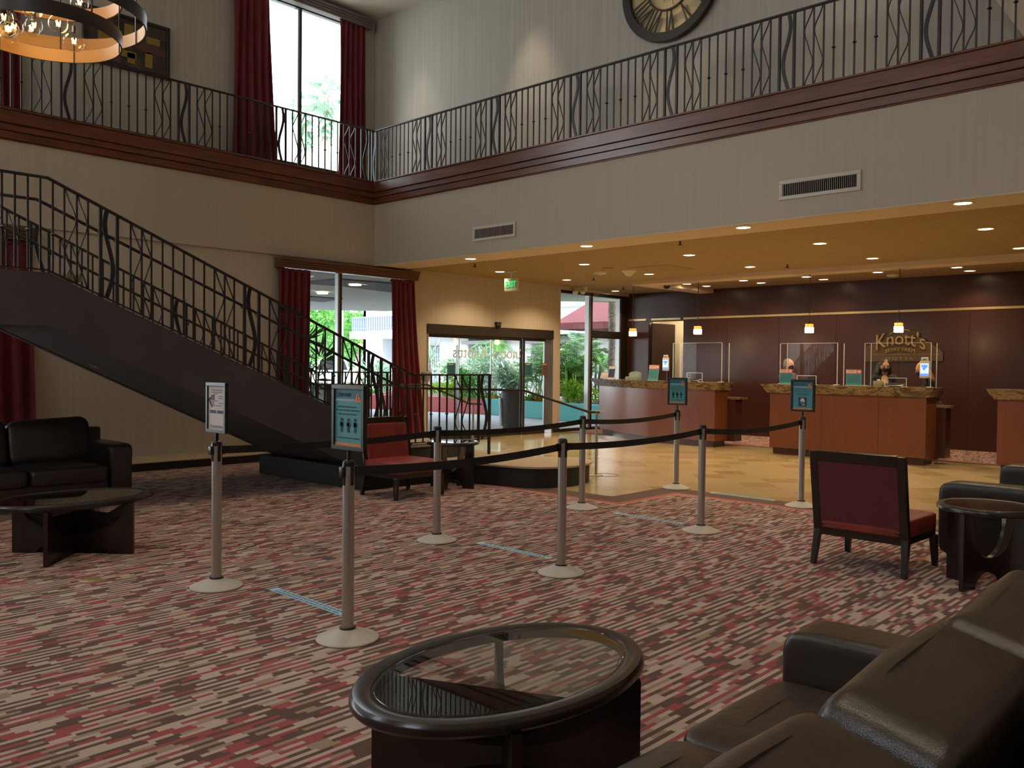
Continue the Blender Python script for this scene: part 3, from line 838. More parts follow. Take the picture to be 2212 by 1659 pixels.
m_ = MB(); m_.lathe([(.11, 0), (.11, -.05), (.085, -.07)], 20); m_.build('housing', M['white'], t, rel=False)
m_ = MB(); m_.ell((0, 0, -.06), (.085, .085, .085), 16, 10); m_.build('bubble', M['black'], t, rel=False)
p = onX(1072, 703, XW)
t = thing('wall_camera', 'small black dome camera mounted above the glass entrance', 'camera', (XW, p.y, p.z))
m_ = MB(); m_.bx(0, .1, -.06, .06, .02, .07); m_.build('bracket', M['black'], t, .008, 2, rel=False)
m_ = MB(); m_.ell((.06, 0, -.005), (.065, .065, .07), 14, 8); m_.build('bubble', M['black'], t, rel=False)
# emergency lamp pair on the ceiling
p = onZ(1254, 620, ZC)
t = thing('emergency_light', 'white twin-head emergency light on the ceiling near the glazing', 'emergency light', (p.x, p.y, ZC))
m_ = MB(); m_.bx(-.17, .17, -.06, .06, -.09, 0); m_.build('body', M['white'], t, .015, 2, rel=False)
for s in (-1, 1):
    m_ = MB(); m_.ell((s*.11, -.05, -.12), (.075, .07, .06), 14, 8); m_.build('lamp_head', M['white'], t, rel=False)
# ceiling hatch and round speaker grille
p = onZ(1427, 580, ZC)
o = MB().bx(-.45, .45, -.45, .45, -.008, .0).build('ceiling_hatch', simple('hatch_tan', (.36, .25, .12), .9), bev=.003, seg=1); o.location = (p.x, p.y, ZC); tag(o, 'square darker panel flush in the tan ceiling', 'ceiling hatch')
p = onZ(1314, 579, ZC)
o = MB().lathe([(.11, 0), (.11, -.008), (.001, -.009)], 20).build('ceiling_speaker', simple('speaker_tan', (.26, .18, .09), .9)); o.location = (p.x, p.y, ZC); tag(o, 'round tan speaker grille flush in the ceiling', 'speaker')

# exit sign
t = thing('exit_sign', 'white hanging sign with green letters EXIT in front of the entrance wall', 'exit sign', (-11.66, 12.4, 3.0))
m_ = MB(); m_.bx(-.165, .165, -.03, .03, 0.0, .255); m_.build('case', M['white'], t, .006, 2, rel=False)
m_ = MB(); m_.bx(-.12, .12, -.04, .04, .375, .40); m_.bx(-.02, .02, -.02, .02, .25, .38); m_.build('mount', M['white'], t, .004, 1, rel=False)
text_obj('letters', 'EXIT', .17, M['exit_green'], t, (0, -.033, .13), ROT_NEGY, .003, font_scale=.82)
m_ = MB(); m_.bx(-.15, .15, -.0312, -.03, .02, .24); m_.build('face', simple('exit_face', (.55, .78, .55), .6), t, rel=False, smooth=False)

# air vents on the balcony fascia
def vent(x0, x1, z0, z1, label, n):
    t = thing('wall_vent', label, 'vent', ((x0+x1)/2, YF, z0))
    cx = (x0+x1)/2; a = (x1-x0)/2; h = z1-z0; b = .045
    m_ = MB(); m_.bx(-a, a, -.018, 0, 0, b); m_.bx(-a, a, -.018, 0, h-b, h); m_.bx(-a, -a+b, -.018, 0, b, h-b); m_.bx(a-b, a, -.018, 0, b, h-b)
    m_.build('frame', M['vent'], t, .005, 2, rel=False)
    m_ = MB(); m_.bx(-a+b, a-b, -.002, 0, b, h-b); m_.build('cavity', M['dark'], t, rel=False, smooth=False)
    for k in range(n):
        x = -a+b+(k+.5)*(2*a-2*b)/n
        m_ = MB(); m_.box((x, -.010, h/2), (.004, .016, h-2*b), Matrix.Rotation(radians(20), 3, 'Z')); m_.build('slat', M['vent'], t, rel=False, smooth=False)
    for sx in (-1, 0, 1):
        for z in (b*.5, h-b*.5):
            m_ = MB(); m_.ell((sx*(a-.12), -.018, z), (.006, .004, .006), 8, 4); m_.build('screw', M['alu'], t, rel=False)
vent(-10.315, -9.35, 3.585, 3.822, 'white louvred air vent on the balcony fascia, nearer the corner', 30)
vent(-4.928, -3.928, 3.606, 3.842, 'white louvred air vent on the balcony fascia above the reception desks', 38)

# ---------------------------------------------------------------- wall pieces of the upper level
t = thing('wall_clock', 'huge round iron skeleton clock with cream face on the upper wall', 'clock', (-6.97, YU-.02, 7.05))
def disc_y(m_, r0, r1, y0, y1, seg=64):
    rings = []
    for r, y in ((r0, y0), (r1, y0), (r1, y1), (r0, y1)):
        rings.append([V((r*cos(2*pi*k/seg), y, r*sin(2*pi*k/seg))) for k in range(seg)])
    m_.sweep(rings, closed=True)
m_ = MB(); disc_y(m_, .68, .815, -.09, -.02); m_.build('rim', M['clock_rim'], t, .006, 1, rel=False)
m_ = MB(); disc_y(m_, .36, .385, -.085, -.055); m_.build('inner_ring', M['clock_rim'], t, rel=False)
m_ = MB(); disc_y(m_, .001, .70, -.02, 0.0); m_.build('face', M['clock_face'], t, rel=False)
roman = ['XII', 'I', 'II', 'III', 'IV', 'V', 'VI', 'VII', 'VIII', 'IX', 'X', 'XI']
for h, rn in enumerate(roman):
    ang = pi/2 - h*pi/6
    m_ = MB(); w0 = -.5*.075*(len(rn)-1)
    def stroke(o0, o1, wd):
        pts = []
        for r, o_ in ((.38, o1), (.69, o0)):
            for e in (-1, 1):
                oo = o_+e*wd*(.55 if r < .5 else 1.0)
                pts.append((r*cos(ang)+oo*sin(ang), 0, r*sin(ang)-oo*cos(ang)))
        a_, b_, c_, d_ = pts
        m_.prism([(p[0], -.075, p[2]) for p in (a_, b_, d_, c_)], (0, .012, 0))
    for k, chh in enumerate(rn):
        o_ = w0+.075*k
        if chh == 'I': stroke(o_, o_*.8, .014)
        elif chh == 'V': stroke(o_-.04, o_, .018); stroke(o_+.04, o_, .009)
        else: stroke(o_-.04, o_+.03, .018); stroke(o_+.04, o_-.03, .009)
    m_.build('numeral', M['clock_rim'], t, rel=False, smooth=False)
for ang, ln, wd in ((radians(-78), .33, .010), (radians(-112), .26, .016)):
    m_ = MB(); m_.prism([(-wd*sin(ang), -.06, wd*cos(ang)), (wd*sin(ang), -.06, -wd*cos(ang)), (ln*cos(ang), -.06, ln*sin(ang))], (0, .006, 0)); m_.build('hand', M['clock_rim'], t, rel=False, smooth=False)
m_ = MB(); m_.ell((0, -.06, 0), (.03, .015, .03)); m_.build('hub', M['clock_rim'], t, rel=False)

t = thing('wall_painting', 'dark framed abstract painting with gold blocks on the upper left wall', 'painting', (XU+.02, 5.85, 6.56))
w_, h_ = .68, .42
m_ = MB(); frame_rect(m_, 0, .05, -w_, w_, -h_, h_, .05); m_.build('frame', M['black'], t, .006, 1, rel=False)
m_ = MB(); m_.bx(0, .02, -w_+.05, w_-.05, -h_+.05, h_-.05); m_.build('canvas', M['art_dark'], t, rel=False, smooth=False)
for a, b, c, d_, mm in ((.30, .52, .08, .19, 'gold'), (.28, .40, -.30, -.06, 'gold'), (-.05, .10, -.02, .30, 'gold'), (-.10, .14, -.22, -.12, 'gold'), (.0, .12, -.30, -.14, 'gold'), (-.45, -.25, -.1, .22, 'gold'), (.12, .62, -.08, .06, 'art_brown'), (-.6, -.1, -.34, -.24, 'art_brown'), (.12, .30, .1, .32, 'art_brown')):
    m_ = MB(); m_.bx(.02, .024, a, b, c, d_); m_.build('painted_block', M[mm], t, rel=False, smooth=False)
# ================================================================ RAILINGS
def interp(path, s):
    for (s0, p0), (s1, p1) in zip(path[:-1], path[1:]):
        if s <= s1 or (s1, p1) == path[-1]:
            f = (s-s0)/(s1-s0) if s1 != s0 else 0
            return V(p0).lerp(V(p1), f)
def scroll_f(t):
    K = [(0, .92), (.08, .72), (.28, .07), (.5, .5), (.72, .93), (.92, .28), (1, .08)]
    # smooth interpolation (Catmull-Rom on uniform resample)
    for i in range(len(K)-1):
        if t <= K[i+1][0]:
            p0 = K[max(i-1, 0)]; p1 = K[i]; p2 = K[i+1]; p3 = K[min(i+2, len(K)-1)]
            h = p2[0]-p1[0]; u = (t-p1[0])/h
            m1 = (p2[1]-p0[1])/(p2[0]-p0[0])*h; m2 = (p3[1]-p1[1])/(p3[0]-p1[0])*h
            if i == 2 or i == 3: pass
            return (2*u**3-3*u*u+1)*p1[1]+(u**3-2*u*u+u)*m1+(-2*u**3+3*u*u)*p2[1]+(u**3-u*u)*m2
    return K[-1][1]
class Rail:
    """iron railing: vertical members at plan points with the given type letters"""
    def __init__(s, name, label, origin, cat='railing'):
        s.t = thing(name, label, cat, origin); s.cache = {}
    def place(s, key, make, name, loc, rz=0.0):
        if key in s.cache:
            o = s.cache[key].copy(); COL.objects.link(o)
        else:
            o = make(); s.cache[key] = o
        o.parent = s.t
        o.location = V(loc)-V(s.t.location); o.rotation_euler = (0, 0, rz)
        return o
    def baluster(s, p, z0, z1, knot=False, rz=0):
        h = round(z1-z0, 3)
        def mk():
            m_ = MB(); m_.bx(-.0085, .0085, -.0085, .0085, 0, h)
            if knot: m_.lathe([(.008, -.020), (.014, -.012), (.026, 0), (.014, .012), (.008, .020)], 10, (0, 0, h*.42))
            return m_.build('baluster', M['iron'], None, rel=False)
        return s.place(('b', h, knot), mk, 'baluster', (p[0], p[1], z0), rz)
    def post(s, p, z0, z1, rz=0):
        h = round(z1-z0, 3)
        def mk():
            m_ = MB(); m_.bx(-.016, .016, -.016, .016, 0, h); return m_.build('post', M['iron'], None, .003, 1, rel=False)
        return s.place(('p', h), mk, 'post', (p[0], p[1], z0), rz)
    def curve(s, kind, a, b, z0, z1, sl):
        """flat bar waving between plan points a and b; sl = height change from a to b"""
        a, b = V((a[0], a[1])), V((b[0], b[1]))
        w = (b-a).length; ang = atan2(b.y-a.y, b.x-a.x); h = z1-z0
        key = (kind, round(w, 2), round(h, 2), round(sl, 2))
        def mk():
            pts = []
            n = 26
            for i in range(n+1):
                t = i/n
                if kind == 'scroll': f = scroll_f(t)
                else: f = .5 + .24*sin(2*pi*(t*1.02+.08))
                pts.append((w*f, 0, h*(1-t)+sl*f))
            m_ = MB()
            if kind == 'scroll': m_.bar(pts, .016, .009, side=(0, 1, 0))
            else: m_.bar(pts, .014, .042, side=(0, 1, 0))
            return m_.build('scroll' if kind == 'scroll' else 'wavy_bar', M['iron'], None, rel=False)
        return s.place(key, mk, kind, (a.x, a.y, z0), ang)
    def run(s, seq, pts, zb, zt, mirror=False):
        """seq: letters k,p,S,P ; zb/zt functions of index"""
        i = 0
        n = len(seq)
        for i in range(n):
            c = seq[i]; p = pts[i]
            q = pts[i+1] if i+1 < n else None
            d = (pts[min(i+1, n-1)]-pts[max(i-1, 0)])
            rz = atan2(d.y, d.x)
            if c == 'P': s.post(p, zb(i)-.05, zt(i), rz)
            else: s.baluster(p, zb(i), zt(i), c == 'k', rz)
            if q is not None and c == 'S' and seq[i+1] == 'S':
                if mirror: s.curve('scroll', q, p, zb(i+1), zt(i+1), (zt(i)-zt(i+1)))
                else: s.curve('scroll', p, q, zb(i), zt(i), (zt(i+1)-zt(i)))
            if q is not None and c == 'P' and seq[i+1] == 'P':
                if mirror: s.curve('wavy', q, p, zb(i+1), zt(i+1), (zt(i)-zt(i+1)))
                else: s.curve('wavy', p, q, zb(i), zt(i), (zt(i+1)-zt(i)))
CELL = 'SSSkpkpkSSS'
# right balcony railing
ZR0, ZR1 = 4.905, 5.83
R = Rail('balcony_railing', 'dark iron railing along the right balcony above the reception, running under the clock', (-7, 9.96, ZR0))
firsts = [-12.93, -11.451]+[-9.843+1.6415*k for k in range(0, 7)]
seconds = [-12.80, -11.270]+[-9.657+1.6415*k for k in range(0, 7)]
yr = 9.95
for k in range(len(firsts)):
    seq, pts = 'PP', [V((firsts[k], yr)), V((seconds[k], yr))]
    if k+1 < len(firsts):
        g = (firsts[k+1]-seconds[k])/12
        seq += CELL; pts += [V((seconds[k]+g*(j+1), yr)) for j in range(11)]
    R.run(seq, pts, lambda i: ZR0, lambda i: ZR1)
m_ = MB(); m_.bx(-12.97, .35, yr-.024, yr+.024, ZR1-.006, ZR1+.018); m_.build('top_rail', M['iron'], R.t, .004, 1)
# left balcony railing (seen left to right = increasing y)
Lr = Rail('balcony_railing', 'dark iron railing along the left balcony in front of the upper window and painting', (-12.87, 5, ZR0))
xl = -12.87
firsts = [2.83, 4.519, 6.208, 7.905, 9.66]
seconds = [3.01, 4.700, 6.381, 8.082, 9.84]
for k in range(len(firsts)):
    seq, pts = 'PP', [V((xl, firsts[k])), V((xl, seconds[k]))]
    if k+1 < len(firsts):
        g = (firsts[k+1]-seconds[k])/12
        seq += CELL; pts += [V((xl, seconds[k]+g*(j+1))) for j in range(11)]
    Lr.run(seq, pts, lambda i: ZR0, lambda i: ZR1)
m_ = MB(); m_.bx(xl-.024, xl+.024, 1.0, yr+.02, ZR1-.006, ZR1+.018); m_.build('top_rail', M['iron'], Lr.t, .004, 1)
m_ = MB(); m_.bx(xl-.01, xl+.01, 2.0, 9.66, ZR0+.01, ZR0+.024); m_.build('bottom_rail', M['iron'], Lr.t)

# ================================================================ STAIRCASE
def nx(y):     # near stringer plan line
    if y >= 7.484: return -8.85+(y-7.484)/(8.80-7.484)*.15
    if y >= 3.12: return -8.85-(7.484-y)/4.364*.40
    return -9.25
def rail_z(y):  # top of the near railing
    if y >= 7.484: return 1.42
    if y >= 3.12: return 1.42+(7.484-y)/4.364*1.947
    return 3.367
FX = -10.75
st = thing('staircase', 'dark plastered staircase rising to the left behind the queue posts', 'staircase', (-9.8, 6, 0))
def side_panel(xf, th, name):
    poly = [(1.0, 2.42), (3.12, 2.42), (7.484, .475), (8.45, .475), (8.45, .27), (6.58, .27), (3.12, 1.89), (1.0, 1.89)]
    m_ = MB()
    # split in quads following the plan line
    ys = [1.0, 3.12, 6.58, 7.484, 8.45]
    top = lambda y: 2.42 if y <= 3.12 else (2.42-(y-3.12)/4.364*1.945 if y <= 7.484 else .475)
    bot = lambda y: 1.89 if y <= 3.12 else (1.89-(y-3.12)*.468 if y <= 6.58 else .27)
    rings = []
    for y in ys:
        x = xf(y); rings.append([V((x, y, bot(y))), V((x, y, top(y))), V((x-th, y, top(y))), V((x-th, y, bot(y)))])
    m_.sweep(rings)
    return m_.build(name, M['stringer'], st, ang=20)
side_panel(lambda y: nx(y)+.03, .10, 'stringer')
side_panel(lambda y: FX+.05, .10, 'stringer')
m_ = MB()
rings = []
for y, z in ((1.0, 1.90), (3.12, 1.90), (6.58, .28)):
    rings.append([V((nx(y)-.05, y, z)), V((nx(y)-.05, y, z+.06)), V((FX, y, z+.06)), V((FX, y, z))])
m_.sweep(rings); m_.build('soffit', M['stringer'], st, ang=20)
nst = 12
for k in range(1, nst):
    y1 = 7.484-.3637*k; y0 = 7.484-.3637*(k+1); z = .44+.165*k
    m_ = MB(); m_.bx(FX, nx(y0)-.06, y0-.02, y1, z-.03, z); m_.build('step', M['stair_tan'], st, smooth=False)
    m_ = MB(); m_.bx(FX, nx(y0)-.06, y1-.04, y1-.02, z-.165, z-.03); m_.build('riser', M['stringer'], st, smooth=False)
m_ = MB(); m_.bx(FX, nx(3)-.06, 1.0, 3.48, 2.36, 2.42); m_.build('landing', M['stair_tan'], st, smooth=False)
m_ = MB(); m_.slab([(FX-.1, 7.3), (nx(7.3)+.06, 7.3), (nx(7.484)+.06, 7.484), (nx(8.45)+.06, 8.45), (FX-.1, 8.45)], .44, .465); m_.build('platform_top', M['stair_tan'], st, .006, 2)
m_ = MB(); m_.slab([(FX-.05, 7.2), (nx(7.3)+.03, 7.2), (nx(8.42)+.03, 8.42), (FX-.05, 8.42)], .27, .44); m_.build('platform_riser', M['stringer'], st)
m_ = MB(); m_.slab([(-10.86, 6.42), (-8.5, 6.45), (-8.5, 7.75), (-10.86, 7.75)], 0, .27); m_.build('plinth', M['plinth'], st, .006, 1)
def rounded(pts, k=5):
    out = []
    n = len(pts)
    for i in range(n):
        p0, p1, p2, p3 = (V(pts[(i+j-1) % n]).to_3d() for j in range(4))
        for j in range(k):
            t = j/k
            out.append(.5*((2*p1)+(-p0+p2)*t+(2*p0-5*p1+4*p2-p3)*t*t+(-p0+3*p1-3*p2+p3)*t**3))
    return [(p.x, p.y) for p in out]
front = [(-8.52, 7.60), (-7.95, 7.92), (-7.30, 8.10), (-7.07, 8.42), (-7.03, 8.76), (-7.18, 9.2), (-7.6, 9.45)]
fr = []
for i in range(len(front)-1):
    p0, p1, p2, p3 = (V(front[max(0, min(len(front)-1, i+j-1))]) for j in range(4))
    for j in range(6):
        t = j/6
        fr.append(.5*((2*p1)+(-p0+p2)*t+(2*p0-5*p1+4*p2-p3)*t*t+(-p0+3*p1-3*p2+p3)*t**3))
fr.append(V(front[-1]))
back = [V((-7.98, 9.14)), V((-8.4, 9.15)), V((-10.8, 9.15)), V((-10.8, 7.76)), V((-8.52, 7.76))]
m_ = MB(); m_.slab([tuple(p) for p in fr+back], 0, .245); m_.build('round_step_riser', M['plinth'], st, ang=25)
c_ = V((-8.2, 8.6))
m_ = MB(); m_.slab([tuple(c_+(p-c_)*1.035) for p in fr]+[tuple(p) for p in back], .245, .275); m_.build('round_step_top', M['stair_tan'], st, .01, 3, ang=25)

# near and far stair railings
types = 'kpkpkSSSPPSSSkpkpkSSSPPSSSkpkpkSSSPPSSSkpkpkSSSPP'
pxs = [4, 32, 60, 87, 114, 139, 166, 190, 217, 253, 282, 306, 327, 351, 373.6, 397, 418, 441, 463, 485, 505.6, 528, 559, 582, 602, 622, 644, 663, 683, 702, 721, 740, 759, 777, 796, 823, 843, 861, 879, 898, 914, 931, 949, 965, 982, 997, 1014, 1033, 1056]
path = [(-9.25, .8), (-9.25, 3.12), (-8.85, 7.484), (-8.70, 8.80)]
pts = []
for px in pxs:
    py = 480+(px-103)/785*400 if px > 103 else 480
    best = None
    for a, b in zip(path[:-1], path[1:]):
        p, s_ = hit2d(px, py, a, b)
        if -.02 <= s_ <= 1.05: best = p; break
    pts.append(best)
NR = Rail('stair_railing', 'dark iron railing on the near side of the staircase, ending at the round bottom step', (-8.9, 7.4, .4))
GH = .92
NR.run(types, pts, lambda i: rail_z(pts[i].y)-GH, lambda i: rail_z(pts[i].y)-.02, mirror=True)
def rail_path(off, dz, ys):
    return [(nx(y)+off, y, rail_z(y)+dz) for y in ys]
def flat_rail(m_, pts_, w=.046, h=.022):
    m_.bar(pts_, w, h)
m_ = MB(); flat_rail(m_, rail_path(0, -.011, (.8, 3.12, 7.484, 8.83))); m_.build('top_rail', M['iron'], NR.t)
m_ = MB(); flat_rail(m_, rail_path(0, -GH, (.8, 3.12, 7.484, 8.80)), .02, .016); m_.build('bottom_rail', M['iron'], NR.t)
p_end = pts[-1]
m_ = MB(); m_.bx(p_end.x-.016, p_end.x+.016, p_end.y-.016, p_end.y+.016, .275, .52); m_.build('newel_foot', M['iron'], NR.t)
for y in (7.484, 6.2, 4.9, 3.6):
    m_ = MB(); m_.bx(nx(y)-.012, nx(y)+.012, y-.012, y+.012, rail_z(y)-GH-.05, rail_z(y)-GH); m_.build('foot', M['iron'], NR.t)
# grab rail on the inner side running on to its own post
def hz(y): return rail_z(y)-.222
pole = V((-7.501, 9.762))
a2 = V((nx(8.8)-.09, 8.8))
def ext(px, py):
    p, s_ = hit2d(px, py, (a2.x, a2.y), (pole.x, pole.y))
    d = ray(px, py); t_ = p.x/d.x
    return V((p.x, p.y, CAMH+d.z*t_))
q1, q2 = ext(1130, 843), ext(1272, 890)
gr = [(nx(y)-.09, y, hz(y)) for y in (.8, 3.05, 7.40)]+[(a2.x, a2.y, q1.z+.004), tuple(q1), tuple(q2), (pole.x+.03, pole.y+.03, q2.z-.003)]
m_ = MB(); m_.tube(gr, .017, 8); hr = m_.build('grab_rail', M['iron'], NR.t)
m_ = MB(); m_.cyl((pole.x, pole.y), .02, 0, q2.z, 12); m_.build('end_post', M['alu'], NR.t)
m_ = MB(); m_.lathe([(.10, 0), (.10, .006), (.05, .012), (.021, .018)], 20, (pole.x, pole.y, 0)); m_.build('flange', M['alu'], NR.t)
m_ = MB(); m_.bx(pole.x-.09, pole.x+.12, pole.y-.03, pole.y+.03, q2.z+.012, q2.z+.02); m_.build('end_cap', M['brass'], NR.t, .003, 1)
for i in (9, 8, 22, 21, 35, 34, 48, 47):
    p = pts[i]
    m_ = MB(); m_.tube([(p.x, p.y, hz(p.y)-.06), (p.x-.06, p.y, hz(p.y)-.06), (p.x-.09, p.y, hz(p.y)-.012)], .008, 6); m_.build('bracket', M['iron'], NR.t)
# far side
def frz(y): return 1.43 if y >= 7.28 else (1.43+(7.28-y)*.443 if y >= 3.0 else 3.326)
FRl = Rail('stair_railing', 'dark iron railing on the far side of the staircase, seen through the near one', (FX, 7.2, .4))
ft = 'PP'+'SSSkpkpkSSSPP'*5
yv = 8.60; fp = []
for i, c in enumerate(ft):
    fp.append(V((FX, yv)))
    yv -= (.19 if (c == 'P' and i+1 < len(ft) and ft[i+1] == 'P') else .122)
FRl.run(ft, fp, lambda i: frz(fp[i].y)-GH, lambda i: frz(fp[i].y)-.02, mirror=False)
m_ = MB(); flat_rail(m_, [(FX, y, frz(y)-.011) for y in (.8, 3.0, 7.28, 8.64)]); m_.build('top_rail', M['iron'], FRl.t)
m_ = MB(); flat_rail(m_, [(FX, y, frz(y)-GH) for y in (.8, 3.0, 7.28, 8.60)], .02, .016); m_.build('bottom_rail', M['iron'], FRl.t)
fx2 = FX+.09
b1, b2, b3 = onX(923, 831, fx2), onX(1013, 872, fx2), onX(1040, 873, fx2)
m_ = MB(); m_.tube([(fx2, y, frz(y)-.225) for y in (.8, 2.95, 7.2)]+[(fx2, 8.7, b1.z), tuple(b1), tuple(b2), tuple(b3)], .017, 8); m_.build('grab_rail', M['iron'], FRl.t)
b4 = onX(1022, 873, fx2)
m_ = MB(); m_.cyl((fx2, b4.y), .02, 0, b4.z, 12); m_.build('end_post', M['alu'], FRl.t)
m_ = MB(); m_.lathe([(.09, 0), (.09, .006), (.021, .015)], 16, (fx2, b4.y, 0)); m_.build('flange', M['alu'], FRl.t)
for i in (0, 1, 13, 14, 26, 27, 39, 40):
    p = fp[i]
    m_ = MB(); m_.tube([(p.x, p.y, frz(p.y)-.285), (p.x+.06, p.y, frz(p.y)-.285), (p.x+.09, p.y, frz(p.y)-.237)], .008, 6); m_.build('bracket', M['iron'], FRl.t)
# unlit can light in the stair soffit
d_ = ray(205, 790); n_ = V((0, .468, 1)).normalized(); pl = V((-9.5, 4.0, 1.90-.468*.88))
tt = (pl-CAM).dot(n_)/d_.dot(n_); pc = CAM+d_*tt
o = MB().lathe([(.075, -.002), (.075, -.010), (.06, -.012), (.001, -.004)], 20).build('soffit_downlight', simple('soffit_can', (.25, .17, .11), .5))
o.location = pc; o.rotation_euler = (-math.atan(.468), 0, 0); tag(o, 'small unlit can light in the underside of the staircase', 'ceiling light')
# ================================================================ CHANDELIER
cc = V((-8.92, 2.98))
ch = thing('chandelier', 'large round ring chandelier with copper-lined bands and glass globe bulbs', 'chandelier', (cc.x, cc.y, 4.6))
def band(R_, z0, z1, name='ring_band', cen=(0, 0)):
    m_ = MB(); m_.lathe([(R_, z0), (R_, z1), (R_-.012, z1), (R_-.012, z0)], 96, (cen[0], cen[1], 0), closed=True)
    o = m_.build(name, M['ring'], ch, rel=False)
    m_ = MB(); m_.lathe([(R_-.0125, z0+.002), (R_-.0125, z1-.002), (R_-.016, z1-.002), (R_-.016, z0+.002)], 96, (cen[0], cen[1], 0), closed=True)
    o2 = m_.build('copper_lining', M['copper'], o, rel=False)
    o2['label'] = 'copper coloured inner lining'
    return o
CH = [(.68, 0.0, .13), (.90, .20, .33), (.68, .42, .55)]
for R_, z0, z1 in CH: band(R_, z0, z1)
rods = []
for R_, zt in ((.68, 1.9), (.90, 1.9)):
    for k in range(6):
        a = 2*pi*k/6 + (.3 if R_ < .8 else .55)
        z0 = 0 if R_ < .8 else .2
        m_ = MB(); m_.bar([((R_-.02)*cos(a), (R_-.02)*sin(a), z0), ((R_-.02)*cos(a), (R_-.02)*sin(a), .75 if R_ < .8 else .75)], .012, .012, side=(-sin(a), cos(a), 0)); m_.build('rod', M['ring'], ch, rel=False)
for a in (0, pi/2, pi/4, -pi/4):
    m_ = MB(); m_.bar([(-.9*cos(a), -.9*sin(a), .75), (.9*cos(a), .9*sin(a), .75)], .025, .02); m_.build('cross_bar', M['ring'], ch, rel=False)
m_ = MB(); m_.cyl((0, 0), .02, .75, ZT-4.6, 10); m_.build('stem', M['ring'], ch, rel=False)
m_ = MB(); m_.cyl((0, 0), .12, ZT-4.6-.05, ZT-4.6, 20); m_.build('ceiling_rose', M['ring'], ch, rel=False)
rb = random.Random(5)
# globes placed where they show inside the rings
gl = []
def globe_at(px, py, r, dist_r, tries=None):
    d = ray(px, py)
    # distance along the sight line where it passes closest to the axis at plan radius dist_r (far side negative)
    s_ = (cc.x*d.x+cc.y*d.y)/(d.x**2+d.y**2)
    p = CAM+d*(s_*dist_r)
    gl.append((p, r))
for px, py, r, k in ((160, 90, .095, 1.0), (68, 62, .075, 1.02), (126, 52, .085, .98), (20, 62, .085, 1.03), (160, 40, .07, 1.06), (70, 22, .085, 1.0), (8, 38, .08, .97), (172, 6, .085, 1.03)):
    globe_at(px, py, r, k)
for a in range(10):
    an = 2*pi*a/10+.2
    rr = .32 if a % 2 else .5
    gl.append((V((cc.x-.25+rr*cos(an)*.6-.35, cc.y-.3+rr*sin(an)*.8, 4.70+.1*(a % 3))), .08))
for p, r in gl:
    q = p-V((cc.x, cc.y, 4.6))
    m_ = MB(); m_.ell((q.x, q.y, q.z), r, 20, 14); o = m_.build('globe_bulb', M['bulb_glass'], ch, rel=False)
    o['label'] = 'clear glass globe bulb'
    m_ = MB()
    for k in range(5):
        an = 2*pi*k/5; m_.tube([(q.x+.012*cos(an), q.y+.012*sin(an), q.z-.02), (q.x+.022*cos(an+.5), q.y+.022*sin(an+.5), q.z+.03)], .0022, 4)
    m_.build('filament', M['filament'], o, rel=False)
    m_ = MB(); m_.cyl((q.x, q.y), .018, q.z+r-.01, q.z+r+.05, 10); m_.build('socket', M['ring'], o, rel=False)
    if q.x**2+q.y**2 < .95:
        m_ = MB(); m_.tube([(q.x, q.y, q.z+r+.04), (q.x, q.y, .75)], .003, 5); m_.build('cord', M['ring'], o, rel=False)
pl_ = bpy.data.lights.new('chandelier_light', 'POINT'); pl_.energy = 14; pl_.color = (1, .62, .25); pl_.shadow_soft_size = .1
o = bpy.data.objects.new('chandelier_light', pl_); COL.objects.link(o); o.location = (cc.x, cc.y, 4.83)

# ================================================================ QUEUE POSTS
def make_post(sign=None):
    t = thing('stanchion', 'x', 'stanchion')
    m_ = MB(); m_.lathe([(.001, .062), (.05, .062), (.058, .058), (.10, .042), (.15, .022), (.172, .014), (.176, .008), (.172, 0), (.001, 0)], 40); m_.build('base', M['base_plastic'], t, rel=False)
    m_ = MB(); m_.lathe([(.047, .060), (.047, .070), (.036, .071)], 24); m_.build('collar', M['black'], t, rel=False)
    m_ = MB(); m_.lathe([(.0335, .06), (.0335, .985), (.02, .987)], 24); m_.build('pole', M['alu'], t, rel=False)
    m_ = MB()
    m_.lathe([(.0345, .975), (.0355, .99), (.033, 1.004), (.02, 1.010), (.001, 1.011)], 24)
    for k in range(4):
        a = k*pi/2
        m_.box((.030*cos(a), .030*sin(a), .930), (.014, .022, .12), Matrix.Rotation(a, 3, 'Z'))
    for k in (0, 2):
        a = k*pi/2+pi/2
        m_.box((.044*cos(a), .044*sin(a), .945), (.020, .036, .058), Matrix.Rotation(a, 3, 'Z'))
    m_.build('belt_head', M['black'], t, .003, 2, rel=False)
    return t
posts = {'A': (-5.54, 2.95), 'B': (-3.975, 2.91), 'C': (-5.66, 5.09), 'D': (-4.125, 4.96), 'E': (-5.865, 7.39), 'F': (-6.0, 9.485), 'G': (-4.255, 7.17), 'H': (-4.245, 9.29)}
plab = {'A': 'silver belt post with a tall framed app notice on top, nearest the sofa at left',
        'B': 'silver belt post in the left foreground with a teal stay safe sign on top',
        'C': 'plain silver belt post in front of the red chair beside the stairs',
        'D': 'plain silver belt post in the middle of the carpet, right belt line',
        'E': 'plain silver belt post in front of the round stair step, left belt line',
        'F': 'silver belt post with teal three-figure sign, on the tile edge before the left desk',
        'G': 'plain silver belt post nearest the red chair seen from behind',
        'H': 'silver belt post with a blue face sign on top, before the middle desk'}
p0 = make_post(); first = True
for k, (x, y) in posts.items():
    if first: p0.location = (x, y, 0); p0['label'] = plab[k]; p0['group'] = 'queue posts'; first = False
    else: dup(p0, (x, y, 0), 0, plab[k], 'queue posts')
